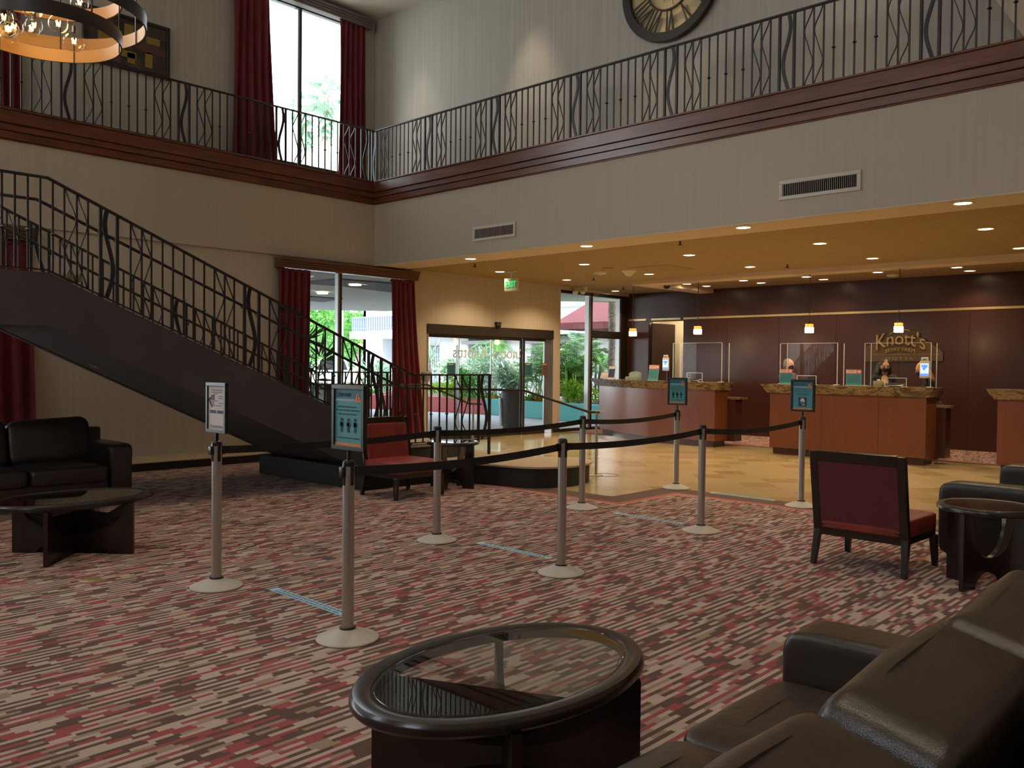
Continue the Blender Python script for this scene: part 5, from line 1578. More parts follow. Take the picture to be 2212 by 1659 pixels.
# stop placards
def placard(label, px, py0, py1, y, w_, tilt=0.0, yaw=0.0):
    a = onY(px, py1, y); b = onY(px, py0, y)
    h = b.z-CT
    t = thing('stop_placard', label, 'sign', (a.x, y, CT), yaw)
    r = Matrix.Rotation(-tilt, 3, 'X') @ Matrix.Identity(3)
    def bxr(name, x0, x1, z0, z1, mm, dy):
        m_ = MB(); m_.bx(x0, x1, dy, dy+.002, z0, z1)
        bmesh.ops.transform(m_.bm, matrix=Matrix.Rotation(tilt, 4, 'X').inverted(), verts=m_.bm.verts[:])
        return m_.build(name, mm, t, rel=False, smooth=False)
    bxr('sheet', -w_, w_, 0.004, h*.72, M['teal_l'], 0)
    bxr('header_band', -w_, w_, h*.72, h, M['redprint'], 0)
    bxr('header_rule', -w_, w_*.35, h*.76, h*.97, M['paper'], -.001)
    tx = text_obj('heading', 'STOP!', h*.17, M['redprint'], t, (-w_*.36, -.0025, h*.865), ROT_NEGY, .0004, font_scale=.85)
    tx.data.transform(Matrix.Rotation(tilt, 4, 'X').inverted())
    m_ = MB(); oval = [(w_*.66+w_*.24*cos(2*pi*k/16), -.002, h*.86+h*.10*sin(2*pi*k/16)) for k in range(16)]; m_.prism(oval, (0, .0008, 0))
    bmesh.ops.transform(m_.bm, matrix=Matrix.Rotation(tilt, 4, 'X').inverted(), verts=m_.bm.verts[:]); m_.build('face_symbol', M['paper'], t, rel=False, smooth=False)
    m_ = MB(); rr = random.Random(4)
    for k in range(6):
        z = h*(.62-.09*k); x = -w_*.8
        while x < w_*.75:
            l = rr.uniform(.01, .03); m_.bx(x, x+l, -.0014, -.0006, z, z+h*.025); x += l+.006
    bmesh.ops.transform(m_.bm, matrix=Matrix.Rotation(tilt, 4, 'X').inverted(), verts=m_.bm.verts[:]); m_.build('print_lines', M['ink'], t, rel=False, smooth=False)
    m_ = MB(); m_.bx(-w_-.004, w_+.004, .002, .006, 0, h+.002)
    bmesh.ops.transform(m_.bm, matrix=Matrix.Rotation(tilt, 4, 'X').inverted(), verts=m_.bm.verts[:]); m_.build('holder', M['acrylic'], t, rel=False, smooth=False)
    m_ = MB(); m_.bx(-w_, w_, -.03, .06+h*math.sin(tilt), 0, .004); m_.build('holder_base', M['acr_edge'], t, rel=False, smooth=False)
placard('red-topped teal stop placard leaning back on the glazing-side desk', 1410, 787, 818, 15.0, .115, radians(14), radians(8))
placard('red-topped teal stop placard in front of the masked man', 1697.5, 797, 829, 14.72, .125)
placard('red-topped teal stop placard between the two guards of the middle desk', 1844, 798, 834, 14.72, .135)
# white easel card, wire rack and grey-green holder on the left desk
p = onY(1318, 818, 15.25)
t = thing('counter_card', 'white and navy counter card at the left end of the glazing-side desk', 'sign', (p.x, 15.27, CT), radians(-6))
m_ = MB(); m_.hexa([(-.10, 0, 0), (.10, 0, 0), (.10, .005, 0), (-.10, .005, 0)], [(-.10, .06, .29), (.10, .06, .29), (.10, .065, .29), (-.10, .065, .29)]); m_.build('card', M['paper'], t, rel=False, smooth=False)
m_ = MB(); m_.hexa([(-.085, .003, .05), (.085, .003, .05), (.085, .006, .05), (-.085, .006, .05)], [(-.085, .043, .23), (.085, .043, .23), (.085, .046, .23), (-.085, .046, .23)]); m_.build('printed_field', M['navy'], t, rel=False, smooth=False)
m_ = MB(); m_.bx(-.10, .10, 0, .10, 0, .004); m_.build('foot', M['paper'], t, rel=False, smooth=False)
p = onY(1304, 818, 15.45)
t = thing('wire_rack', 'black wire leaflet rack behind the white counter card', 'rack', (p.x-.02, 15.46, CT))
m_ = MB()
for k in range(6): m_.tube([(-.12, .02*k, .03*k+.01), (.12, .02*k, .03*k+.01)], .004, 5)
for s in (-1, 1): m_.tube([(s*.12, 0, 0), (s*.12, .11, .22), (s*.12, .16, .004), (s*.12, 0, .004)], .005, 5)
m_.build('wire_frame', M['black'], t, rel=False)
m_ = MB(); m_.hexa([(-.1, .01, .02), (.1, .01, .02), (.1, .016, .02), (-.1, .016, .02)], [(-.1, .08, .15), (.1, .08, .15), (.1, .086, .15), (-.1, .086, .15)]); m_.build('leaflet', M['paper'], t, rel=False, smooth=False)
p = onY(1367, 818, 15.1)
t = thing('leaflet_holder', 'grey-green leaflet holder with rounded back on the glazing-side desk', 'holder', (p.x, 15.12, CT))
m_ = MB(); m_.prism([(-.15, .05, 0), (.15, .05, 0), (.15, .05, .13)]+[(.15*cos(pi*k/10), .05, .13+.055*sin(pi*k/10)) for k in range(1, 10)]+[(-.15, .05, .13)], (0, .03, 0)); m_.build('back', M['greenbox'], t, rel=False)
m_ = MB(); m_.bx(-.16, .16, -.08, .05, 0, .05); m_.bx(-.15, .15, -.08, -.07, .05, .075); m_.build('tray', M['greenbox'], t, .006, 2, rel=False)
m_ = MB(); m_.bx(-.13, .13, .035, .05, .07, .15); m_.build('leaflets', simple('leaflet_green', (.33, .40, .33), .7), t, .002, 1, rel=False)
# thermometer kiosks
def kiosk(label, px, pytop, pybot, y):
    p = onY(px, pybot, y); top = onY(px, pytop, y)
    t = thing('screening_kiosk', label, 'kiosk', (p.x, y, CT))
    h = top.z-CT; z0 = p.z-CT
    m_ = MB(); m_.cyl((0, .03), .07, 0, .012, 20); m_.cyl((0.03, .03), .022, .012, z0+.25, 12); m_.build('stand', M['black'], t, rel=False)
    m_ = MB(); m_.bx(-.078, .078, -.012, .016, z0, h-.055); m_.build('body', M['white'], t, .02, 4, rel=False)
    m_ = MB(); m_.bx(-.055, .055, -.012, .016, h-.06, h); m_.build('sensor_head', M['white'], t, .018, 4, rel=False)
    hh = h-.055-z0
    m_ = MB(); m_.bx(-.063, .063, -.0135, -.012, z0+hh*.14, z0+hh*.84); m_.build('display', M['screen_pale'], t, rel=False, smooth=False)
    m_ = MB(); m_.bx(-.063, .063, -.0145, -.0135, z0+hh*.14, z0+hh*.28); m_.bx(-.05, .05, -.0145, -.0135, z0+hh*.62, z0+hh*.78); m_.box((.0, -.014, z0+hh*.58), (.05, .001, .07), Matrix.Rotation(.6, 3, 'Y')); m_.build('display_picture', M['screen'], t, rel=False, smooth=False)
    m_ = MB(); m_.bx(-.03, .03, -.0135, -.012, h-.04, h-.022); m_.build('lens_bar', M['ink_grey'], t, .002, 1, rel=False)
kiosk('white screening kiosk with blue screen on the glazing-side desk', 1438, 767, 801, 15.12)
kiosk('white screening kiosk with blue screen at the right end of the middle desk', 1997, 772, 817, 14.86)
p = onY(1896, 833, 14.95)
t = thing('tissue_box', 'small pale tissue box on the middle counter before the woman', 'box', (p.x, 14.98, CT))
m_ = MB(); m_.bx(-.07, .07, -.06, .06, 0, .085); m_.build('carton', simple('carton_pale', (.38, .34, .24), .7), t, .006, 2, rel=False)
m_ = MB(); superell(m_, (0, 0, .095), (.03, .03, .02), .8, .8, 12, 8); m_.build('tissue', M['paper'], t, rel=False)

# pendants over the desks
def pendant(label, px, py):
    p = onY(px, py, 15.62)
    t = thing('pendant_lamp', label, 'lamp', (p.x, 15.62, p.z), group='pendants over the reception desks')
    m_ = MB(); m_.bx(-.062, .062, -.062, .062, 0, .105); m_.build('lower_shade', M['pend_hot'], t, .008, 2, rel=False)
    m_ = MB(); m_.bx(-.056, .056, -.056, .056, .112, .165); m_.build('upper_shade', M['pend_amber'], t, .006, 2, rel=False)
    m_ = MB(); m_.bx(-.064, .064, -.064, .064, .104, .113); m_.bx(-.003, .003, -.058, -.055, .113, .165); m_.build('band', M['bronze'], t, rel=False)
    m_ = MB(); m_.lathe([(.05, .165), (.03, .18), (.012, .20), (.006, .24)], 14); m_.build('cap', M['bronze'], t, rel=False)
    m_ = MB(); m_.tube([(0, 0, .2), (0, 0, 3.31-p.z)], .006, 6); m_.build('cord', M['bronze'], t, rel=False)
    l_ = bpy.data.lights.new('pendant_light', 'POINT'); l_.energy = 9; l_.color = (1, .62, .25); l_.shadow_soft_size = .07
    o = bpy.data.objects.new('pendant_light', l_); COL.objects.link(o); o.parent = t; o.location = (0, 0, -.09)
pendant('amber glowing pendant, leftmost, beside the glazing', 1367, 726)
pendant('amber glowing pendant, second from the left, above the clear guard', 1507, 722)
pendant('amber glowing pendant, third from the left, above the man', 1748, 719)
pendant('amber glowing pendant, rightmost, in front of the wall lettering', 1941, 718)

# lettering on the back wall
LW = thing('wall_lettering', 'raised gold lettering and brown plaque on the dark reception wall', 'sign', (-6.13, YB-.03, 1.9))
def at_wall(px, py): return onY(px, py, YB-.06)
a, b = at_wall(1864, 748), at_wall(2036, 782)
m_ = MB()
pl = [(1866, 750), (1893, 741), (1930, 725), (1955, 722), (1988, 730), (2012, 744), (2030, 756), (2036, 762), (2036, 780), (1866, 782)]
pts_ = [at_wall(*q) for q in pl]
m_.prism([(q.x, YB-.05, q.z) for q in pts_], (0, .03, 0)); m_.build('plaque', M['logo_dark'], LW, .006, 1)
m_ = MB(); c0, c1 = at_wall(1880, 766), at_wall(2030, 768); m_.bx(c0.x, c1.x, YB-.054, YB-.05, c0.z+.002, c0.z+.008); m_.build('rule', M['logo_gold'], LW, smooth=False)
def wall_text(body, px0, px1, py, size, mat_, name, dy=.07, arc=0.0, depth=.012, tall=1.0):
    """letters set one by one along a shallow arch"""
    a, b = onY(px0, py, YB-dy), onY(px1, py, YB-dy)
    # measure
    o = text_obj('tmp_text', body, size, mat_, None, (0, 0, 0), ROT_NEGY, depth)
    xs = [v.co.x for v in o.data.vertices]; w_ = max(xs)-min(xs); c_ = (max(xs)+min(xs))/2
    bpy.data.objects.remove(o, do_unlink=True)
    k = (b.x-a.x)/w_
    o = text_obj(name, body, size, mat_, None, (0, 0, 0), ROT_NEGY, depth)
    L_ = (b.x-a.x)/2
    for v in o.data.vertices:
        x = (v.co.x-c_)*k; u = x/L_
        z = v.co.z*tall*(1+.28*(abs(u)**1.5)*(1 if arc > 0 else 0)) + arc*(1-u*u) - (arc*.5)
        v.co = V((x+(a.x+b.x)/2-LW.location.x, v.co.y+YB-dy-LW.location.y, z+(a.z+b.z)/2-LW.location.z))
    o.parent = LW
    return o
wall_text("Knott's", 1893, 1999, 737, .30, M['logo_gold'], 'name_letters', .075, .09, .014, 1.2)
wall_text('BERRY FARM', 1913, 1976, 757, .085, M['logo_gold'], 'small_letters', .07, .035, .008, 1.15)
wall_text('H O T E L', 1914, 1972, 774.5, .075, M['logo_gold'], 'plaque_letters', .056, 0, .004)
m_ = MB()
c0 = [(1922, 722), (1935, 714), (1950, 711), (1966, 714)]
pp = [at_wall(*q) for q in c0]; m_.bar([(q.x, YB-.07, q.z) for q in pp], .012, .018, side=(0, 1, 0)); m_.build('flourish', M['logo_gold'], LW)
# ================================================================ PEOPLE
def caps(m_, p, q, r0, r1=None, seg=12):
    r1 = r0 if r1 is None else r1
    p, q = V(p), V(q)
    m_.tube([p, p.lerp(q, .5), q], [r0, (r0+r1)/2, r1], seg)
    m_.ell(p, r0, seg, 8); m_.ell(q, r1, seg, 8)
def fuse(m_, name, mat_, parent, vox=.010, it=5):
    """one continuous skin around overlapping volumes"""
    o = m_.build(name+'_tmp', mat_, None, rel=False)
    md = o.modifiers.new('r', 'REMESH'); md.mode = 'VOXEL'; md.voxel_size = vox
    sm = o.modifiers.new('s', 'SMOOTH'); sm.iterations = it; sm.factor = .5
    dg = bpy.context.evaluated_depsgraph_get()
    me = bpy.data.meshes.new_from_object(o.evaluated_get(dg))
    bpy.data.objects.remove(o, do_unlink=True)
    me.name = name
    me.polygons.foreach_set('use_smooth', [True]*len(me.polygons))
    n = bpy.data.objects.new(name, me); COL.objects.link(n); n.parent = parent
    return n
def person(label, loc, yaw, h, skin, top_mat, hair_mat, hair, lean=0.0, headturn=0.0, headdown=0.0, hands=((-.17, -.42, 1.10), (.17, -.42, 1.10)), female=False, blouse=None):
    t = thing('person', label, 'person', loc, yaw)
    k = h/1.75
    sw = (.165 if female else .19)*k
    L = lambda z: -lean*max(0, (z-.95*k))           # forward lean (towards -y)
    hip, sh, nk = .93*k, 1.40*k, 1.50*k
    hc = V((0, L(1.62*k)-.02*k-.04*headdown, 1.615*k-.03*headdown))
    R_ = Matrix.Rotation(headturn, 3, 'Z') @ Matrix.Rotation(headdown, 3, 'X')
    def hp(x, y, z): return hc+R_ @ V((x*k, y*k, z*k))
    def torso(m_, e):
        m_.ell((0, .0, hip), ((.155+e)*k, (.11+e)*k, .13*k), 16, 10)
        m_.ell((0, L(1.1*k), 1.10*k), ((.135 if female else .15)*k+e, .10*k+e, .19*k), 16, 10)
        m_.ell((0, L(1.28*k), 1.28*k), ((.15 if female else .175)*k+e, .115*k+e, .20*k), 16, 10)
        if female: 
            for s in (-1, 1): m_.ell((s*.07*k, L(1.25*k)-.085*k, 1.25*k), .055*k+e, 12, 8)
        caps(m_, (-sw+.02, L(sh), sh-.01), (sw-.02, L(sh), sh-.01), .058*k+e)
    def arms(m_, e, cuff=0.0):
        for s, hd in zip((-1, 1), hands):
            shp = V((s*sw, L(sh), sh-.015)); hd = V(hd)
            mid = (shp+hd)/2; d = (hd-shp); ln = d.length; up_, lo_ = .29*k, .27*k
            bend = sqrt(max(.0, ((up_+lo_)/2)**2-(ln/2)**2)) if ln < up_+lo_ else 0
            el = mid+V((s*.35, .55, -.75)).normalized()*bend
            wr = el+(hd-el).normalized()*(hd-el).length*(1-cuff)
            caps(m_, shp, el, .047*k+e, .038*k+e); caps(m_, el, wr, .037*k+e, .026*k+e)
    m_ = MB()
    torso(m_, 0); arms(m_, 0)
    for s in (-1, 1):
        caps(m_, (s*.085*k, 0, hip-.03), (s*.09*k, -.01, .49*k), .078*k, .055*k); caps(m_, (s*.09*k, -.01, .49*k), (s*.09*k, .02, .09*k), .052*k, .036*k)
        caps(m_, (s*.09*k, .03, .045*k), (s*.10*k, -.15*k, .035*k), .038*k, .03*k)
    caps(m_, (0, L(nk)+.012, nk-.06*k), hc+V((0, .01, -.08*k)), .055*k, .05*k)
    m_.ell(hc, (.073*k, .092*k, .108*k), 20, 14, R_)
    m_.ell(hp(0, -.035, -.06), (.052*k, .055*k, .058*k), 16, 10, R_)
    caps(m_, hp(0, -.088, .015), hp(0, -.108, -.025), .010*k, .014*k)
    for s in (-1, 1):
        m_.ell(hp(s*.074, .005, -.01), (.012*k, .022*k, .032*k), 10, 8, R_)
        m_.ell(hp(s*.03, -.080, .03), (.022*k, .012*k, .008*k), 10, 6, R_)
    for s, hd in zip((-1, 1), hands):
        hd = V(hd); f = V((-s*.25, -.9, -.15)).normalized(); sd = V((1, 0, 0))
        m_.ell(hd+f*.045*k, (.040*k, .050*k, .018*k), 12, 8)
        for j, (off, ln) in enumerate(((-.030, .062), (-.010, .074), (.011, .070), (.031, .054))):
            b_ = hd+f*.085*k+sd*off*k*1.0; c_ = b_+f*ln*.55*k; e_ = c_+(f+V((0, 0, -.55))).normalized()*ln*.5*k
            caps(m_, b_, c_, .0095*k, .0088*k, 8); caps(m_, c_, e_, .0088*k, .0075*k, 8)
        b_ = hd+f*.03*k-sd*s*.036*k
        caps(m_, b_, b_+(f*.7-sd*s*.7).normalized()*.045*k, .011*k, .009*k, 8)
    body = fuse(m_, 'body', skin, t, .0085, 4)
    m_ = MB(); torso(m_, .014); arms(m_, .013, .06)
    caps(m_, (0, L(nk)+.012, nk-.07*k), (0, L(nk)+.008, nk-.035*k), .066*k, .06*k)
    o = fuse(m_, 'jacket' if female else 'shirt', top_mat, t, .011, 6)
    if blouse:
        m_ = MB(); m_.ell((0, L(1.26*k)-.075*k, 1.25*k), (.085*k, .075*k, .21*k), 16, 12); m_.ell((0, L(1.10*k)-.055*k, 1.08*k), (.10*k, .085*k, .16*k), 14, 10)
        caps(m_, (0, L(nk)-.02*k, nk-.10*k), (0, L(nk)-.05*k, 1.3*k), .05*k, .07*k)
        fuse(m_, 'blouse', blouse, t, .011, 5)
    m_ = MB()
    for s in (-1, 1):
        caps(m_, (s*.085*k, 0, hip), (s*.09*k, -.01, .49*k), .092*k, .068*k); caps(m_, (s*.09*k, -.01, .49*k), (s*.09*k, .015, .07*k), .066*k, .055*k)
    m_.ell((0, 0, hip+.02), (.168*k, .125*k, .12*k), 16, 10)
    fuse(m_, 'trousers', M['trousers'], t, .013, 5)
    # eyes, mask, hair
    for s in (-1, 1):
        m_ = MB(); m_.ell(hp(s*.030, -.083, .016), (.012*k, .006*k, .006*k), 10, 6, R_); m_.build('eye', M['black'], t, rel=False)
    m_ = MB(); m_.ell(hp(0, -.045, -.048), (.060*k, .066*k, .054*k), 18, 12, R_); m_.ell(hp(0, -.092, -.03), (.02*k, .026*k, .03*k), 12, 8, R_)
    for s in (-1, 1): m_.tube([hp(s*.056, -.04, -.02), hp(s*.078, -.01, .0), hp(s*.080, .012, -.005)], .004, 5)
    m_.build('face_mask', M['mask'], t, rel=False)
    m_ = MB()
    if hair == 'short':
        m_.ell(hp(0, .028, .035), (.078*k, .082*k, .082*k), 18, 12, R_); m_.ell(hp(0, .06, -.02), (.066*k, .05*k, .075*k), 16, 10, R_)
        for s in (-1, 1): m_.ell(hp(s*.066, .02, .01), (.016*k, .05*k, .05*k), 10, 8, R_)
    else:
        m_.ell(hp(0, .020, .030), (.085*k, .092*k, .095*k), 18, 12, R_)
        for s in (-1, 1):
            for j in range(3):
                a_ = hp(s*(.062+.014*j), .02+.025*j, .02); b_ = hp(s*(.085+.012*j), .03+.022*j, -.12); c_ = hp(s*(.075+.02*j), .01+.03*j, -.27 if hair == 'long' else -.22)
                caps(m_, a_, b_, .030*k, .032*k, 8); caps(m_, b_, c_, .032*k, .018*k, 8)
        for j in range(4):
            caps(m_, hp(-.045+.03*j, .075, .03), hp(-.05+.034*j, .095, -.15), .034*k, .036*k, 8); caps(m_, hp(-.05+.034*j, .095, -.15), hp(-.05+.036*j, .10, -.30), .036*k, .018*k, 8)
    fuse(m_, 'hair', hair_mat, t, .010, 3)
    return t
person('masked grey-haired man in grey shirt left of the middle desk', (-7.47, 15.68, 0), radians(80), 1.755, M['skin'], M['shirt'], M['hair_grey'], 'short', hands=((-.17, -.36, 1.05), (.17, -.36, 1.05)))
person('masked dark-haired woman in black blazer and patterned blouse behind the middle desk', (-5.66, 15.64, 0), radians(24), 1.745, M['skin2'], M['blazer'], M['hair_black'], 'long', lean=.18, headturn=radians(10), headdown=.18, hands=((-.13, -.40, 1.24), (.24, -.42, 1.22)), female=True, blouse=M['blouse'])
person('person with golden hair and dark clothes leaning at the right of the middle desk', (-4.88, 15.92, 0), radians(-68), 1.70, M['skin'], M['blazer'], M['hair_blond'], 'long', lean=.30, headdown=.45, hands=((-.16, -.36, 1.05), (.16, -.40, 1.10)), female=True)
# ================================================================ OUTSIDE
m_ = MB(); m_.bx(-95, XW-.22, -25, 70, -.14, -.02)
structure(m_.build('ground', M['concrete'], smooth=False))
cp = thing('entrance_canopy', 'flat grey plaster roof over the driveway outside the windows', 'canopy', (-25, 6, 3.42))
m_ = MB(); m_.slab([(XW-.24, -14), (XW-.24, 20.4), (-15.3, 20.4), (-16.3, 19.2), (-24.3, 19.4), (-26.0, 17.3), (-38, 14), (-38, -14)], 3.42, 3.75); m_.build('roof_slab', M['canopy'], cp)
for pl in ([(660, 610), (728, 603), (850, 612.5), (850, 632), (741, 618.7), (660, 613)], [(660, 640), (741, 646), (697, 652.5), (660, 649)]):
    q = [onZ(a, b, 3.40) for a, b in pl]
    m_ = MB(); m_.slab([(p.x, p.y) for p in q], 3.395, 3.42); m_.build('recess_panel', M['canopy_dark'], cp, smooth=False)
for px, py in ((767, 613.5), (696.5, 632)):
    q = onZ(px, py, 3.40); m_ = MB(); m_.lathe([(.14, -.0), (.14, -.03), (.001, -.035)], 16, (q.x, q.y, 3.40)); m_.build('canopy_lamp', M['lamp'], cp)
for x, y in ((-37, 8), (-37, -8)):
    m_ = MB(); m_.bx(x-.2, x+.2, y-.2, y+.2, -.02, 3.42); m_.build('column', M['canopy'], cp)

# kerb planter
front = [(-13.35, 18.75), (-14.8, 18.95), (-16.3, 19.15), (-17.8, 19.32), (-19.42, 19.42)]
frontr = [(-19.42, 19.42), (-20.6, 19.40), (-21.8, 19.20), (-23.2, 19.0), (-24.6, 18.6), (-26.3, 18.0), (-29.5, 16.6)]
pt = thing('kerb_planter', 'raised planting bed outside the entrance with teal and red painted kerb', 'planter', (-19, 20, 0))
for nm, f, mm in (('teal_kerb', front, 'planter_teal'), ('red_kerb', frontr, 'planter_red')):
    m_ = MB(); m_.slab([tuple(p) for p in f]+[(p[0]+.02, p[1]+.28) for p in reversed(f)], -.02, .48); m_.build(nm, M[mm], pt, .01, 1)
m_ = MB(); m_.slab([(p[0], p[1]+.25) for p in front+frontr[1:]]+[(-29.5, 23.7), (-13.35, 23.7)], -.02, .42); m_.build('soil', M['soil'], pt, smooth=False)

# white hotel wing behind
bd = thing('hotel_wing', 'white two-storey building wing with blue balcony beyond the planting', 'building', (-24, 24, 0))
XL = -31.75
m_ = MB()
m_.bx(XL, -13.4, 24.9, 25.1, 0, 7.5)
cols = [(XL, -30.35), (-26.6, -24.9), (-22.9, -21.5), (-18.7, -17.3), (-14.6, -13.4)]
for a, b in cols: m_.bx(a, b, 24.0, 24.9, 0, 7.5)
m_.bx(XL, -13.4, 24.0, 24.9, 6.6, 7.5); m_.bx(XL, XL+.2, 24, 31, 0, 7.5)
m_.build('walls', M['stucco_white'], bd, smooth=False)
m_ = MB(); m_.bx(XL-.1, -13.4, 23.3, 24.9, 2.66, 2.98); m_.build('balcony_slab', M['stucco_white'], bd, .01, 1)
m_ = MB(); m_.bx(XL, -13.4, 23.36, 23.40, 3.08, 3.12); m_.bx(XL, -13.4, 23.36, 23.40, 3.56, 3.62); m_.build('balcony_rail', M['blue_rail'], bd, smooth=False)
x = XL+.02; n = 0
while x < -27 and n < 60:
    m_ = MB(); m_.bx(x, x+.07, 23.35, 23.41, 3.0, 3.6); m_.build('balcony_picket', M['blue_rail'], bd, smooth=False); x += .16; n += 1
for (a, b) in [(-30.35, -26.6), (-24.9, -22.9), (-21.5, -18.7), (-17.3, -14.6)]:
    for z0, z1 in ((.3, 2.35), (3.1, 5.4)):
        m_ = MB(); m_.bx(a, b, 24.82, 24.88, z0, z1)
        o = m_.build('window', M['alu_frame'], bd, smooth=False)
        m_ = MB(); nn = int((b-a)/.14)
        for i in range(nn):
            xx = a+.06+i*(b-a-.12)/nn; m_.bx(xx, xx+.10, 24.78, 24.81, z0+.05, z1-.05)
        m_.build('blind', M['blind'], o, smooth=False)
m_ = MB()
for (a, b) in [(-24.9, -22.9), (-21.5, -18.7)]: m_.bx(a-.1, b+.1, 23.7, 24.9, 2.36, 2.5)
m_.build('lintel', simple('lintel_grey', (.36, .36, .38), .8), bd, smooth=False)

# burgundy awning
aw = thing('awning', 'burgundy sloped fabric awning outside the tall glazing', 'awning', (-15.5, 21.5, 2.6))
a0, a1, b1_, b0 = onY(1195, 712, 21), onY(1345, 714, 21), onY(1345, 700, 21), onY(1195, 698, 21)
t0, t1 = onY(1246, 652, 21), onY(1360, 650, 21)
m_ = MB()
m_.hexa([(a0.x, 21, a0.z), (a1.x+.4, 21, a0.z), (a1.x+.4, 23.2, a0.z), (a0.x, 23.2, a0.z)], [(b0.x, 21, b0.z), (a1.x+.4, 21, b0.z), (a1.x+.4, 23.2, b0.z), (b0.x, 23.2, b0.z)]); m_.build('valance', M['awning'], aw)
m_ = MB()
m_.hexa([(b0.x, 21.02, b0.z), (a1.x+.4, 21.02, b0.z), (a1.x+.4, 23.2, b0.z), (b0.x, 23.2, b0.z)], [(t0.x, 21.9, t0.z+.15), (t1.x+.4, 21.9, t0.z+.15), (t1.x+.4, 23.2, t0.z+.15), (t0.x, 23.2, t0.z+.15)]); m_.build('canvas', M['awning'], aw)
for x in (a0.x+.1, a1.x+.3):
    m_ = MB(); m_.cyl((x, 23.1), .04, .4, a0.z, 8); m_.build('post', M['bronze'], aw)

# ---- foliage
def leafcloud(m_, c, r, n, ls, rnd, shell=.6, asp=2.2, up=.25):
    for _ in range(n):
        d = V((rnd.gauss(0, 1), rnd.gauss(0, 1), rnd.gauss(0, 1))).normalized()
        k = shell+(1-shell)*rnd.random()
        p = V((c[0]+d.x*r[0]*k, c[1]+d.y*r[1]*k, c[2]+d.z*r[2]*k))
        ax = (d+V((rnd.uniform(-.8, .8), rnd.uniform(-.8, .8), rnd.uniform(-.6, .8)+up))).normalized()
        sd = ax.cross(V((rnd.random()-.5, rnd.random()-.5, rnd.random()-.5))).normalized()
        l = ls*rnd.uniform(.7, 1.3); w = l/asp
        nr = ax.cross(sd)
        m_._faces([p, p+ax*l*.5+sd*w*.5+nr*w*.15, p+ax*l, p+ax*l*.5-sd*w*.5+nr*w*.15], [(0, 1, 2, 3)])
def shrub(name, label, cat, px, pyc, y, rpx, rpz, n, ls, mat_, group=None, blobs=4, asp=2.2, ground=.4, seed=0):
    rnd = random.Random(seed+px)
    c = onY(px, pyc, y); dep = (c-CAM).dot(FWD); rx = rpx*dep/F*1.25; rz = rpz*dep/F
    t = thing(name, label, cat, (c.x, y, ground), group=group)
    m_ = MB()
    for b in range(blobs):
        o = V((rnd.uniform(-.5, .5)*rx, rnd.uniform(-.3, .3)*rx, rnd.uniform(-.45, .45)*rz))
        leafcloud(m_, c+o, (rx*.65, rx*.5, rz*.65), n//blobs, ls, rnd, .3, asp)
    m_.build('foliage', mat_, t, smooth=False, recalc=False)
    m_ = MB()
    for b in range(3):
        m_.tube([(c.x+.03*b, y, ground), (c.x+rnd.uniform(-.3, .3)*rx, y+rnd.uniform(-.1, .1), c.z)], [.025, .012], 5)
    m_.build('stem', M['trunk'], t)
    return t
def frond(m_, base, azim, elev, ln, lw, nl, droop, rnd, w=.02):
    d = V((cos(azim)*cos(elev), sin(azim)*cos(elev), sin(elev)))
    pts = []
    for i in range(11):
        u = i/10; pts.append(V(base)+d*ln*u+V((0, 0, -droop*ln*u*u)))
    m_.tube(pts, [.010*(1-.7*i/10) for i in range(11)], 4)
    sd = V((-sin(azim), cos(azim), 0))
    for i in range(nl):
        u = .12+.88*i/nl; k = u*10; j = min(int(k), 9); p = pts[j].lerp(pts[j+1], k-j)
        tg = (pts[j+1]-pts[j]).normalized()
        l = lw*(sin(pi*min(1, u*.92+.06))**.6)
        for s in (-1, 1):
            e = p+(tg*.55+sd*s*.8+V((0, 0, -.25+rnd.uniform(-.1, .1)))).normalized()*l
            m_._faces([p-tg*w*.5, p+(e-p)*.5-tg*w*.7, e, p+(e-p)*.5+tg*w*.7], [(0, 1, 2, 3)])
def palm(name, label, px, py_crown, y, py_base=None, nf=14, ln=1.4, lw=.4, mat_='leaf_mid', tr=.10, droop=.45, trunk=True, seed=1, nl=26, emin=.1, emax=1.2, cat='palm', zbase=.4, group=None, stems=1):
    rnd = random.Random(seed)
    c = onY(px, py_crown, y)
    t = thing(name, label, cat, (c.x, y, zbase), group=group)
    m_ = MB()
    for i in range(nf):
        az = 2*pi*i/nf*1.0+rnd.uniform(-.3, .3)
        frond(m_, c+V((rnd.uniform(-.05, .05), rnd.uniform(-.05, .05), rnd.uniform(-.1, .1))), az, rnd.uniform(emin, emax), ln*rnd.uniform(.75, 1.1), lw, nl, droop*rnd.uniform(.7, 1.3), rnd)
    m_.build('fronds', M[mat_], t, smooth=False, recalc=False)
    if trunk:
        m_ = MB()
        n = 14
        m_.tube([(c.x+.03*sin(i*.6), y, zbase+(c.z-zbase)*i/n) for i in range(n+1)], [tr*(1.06 if i % 2 else .95) for i in range(n+1)], 12)
        m_.build('trunk', M['trunk'], t)
    return t
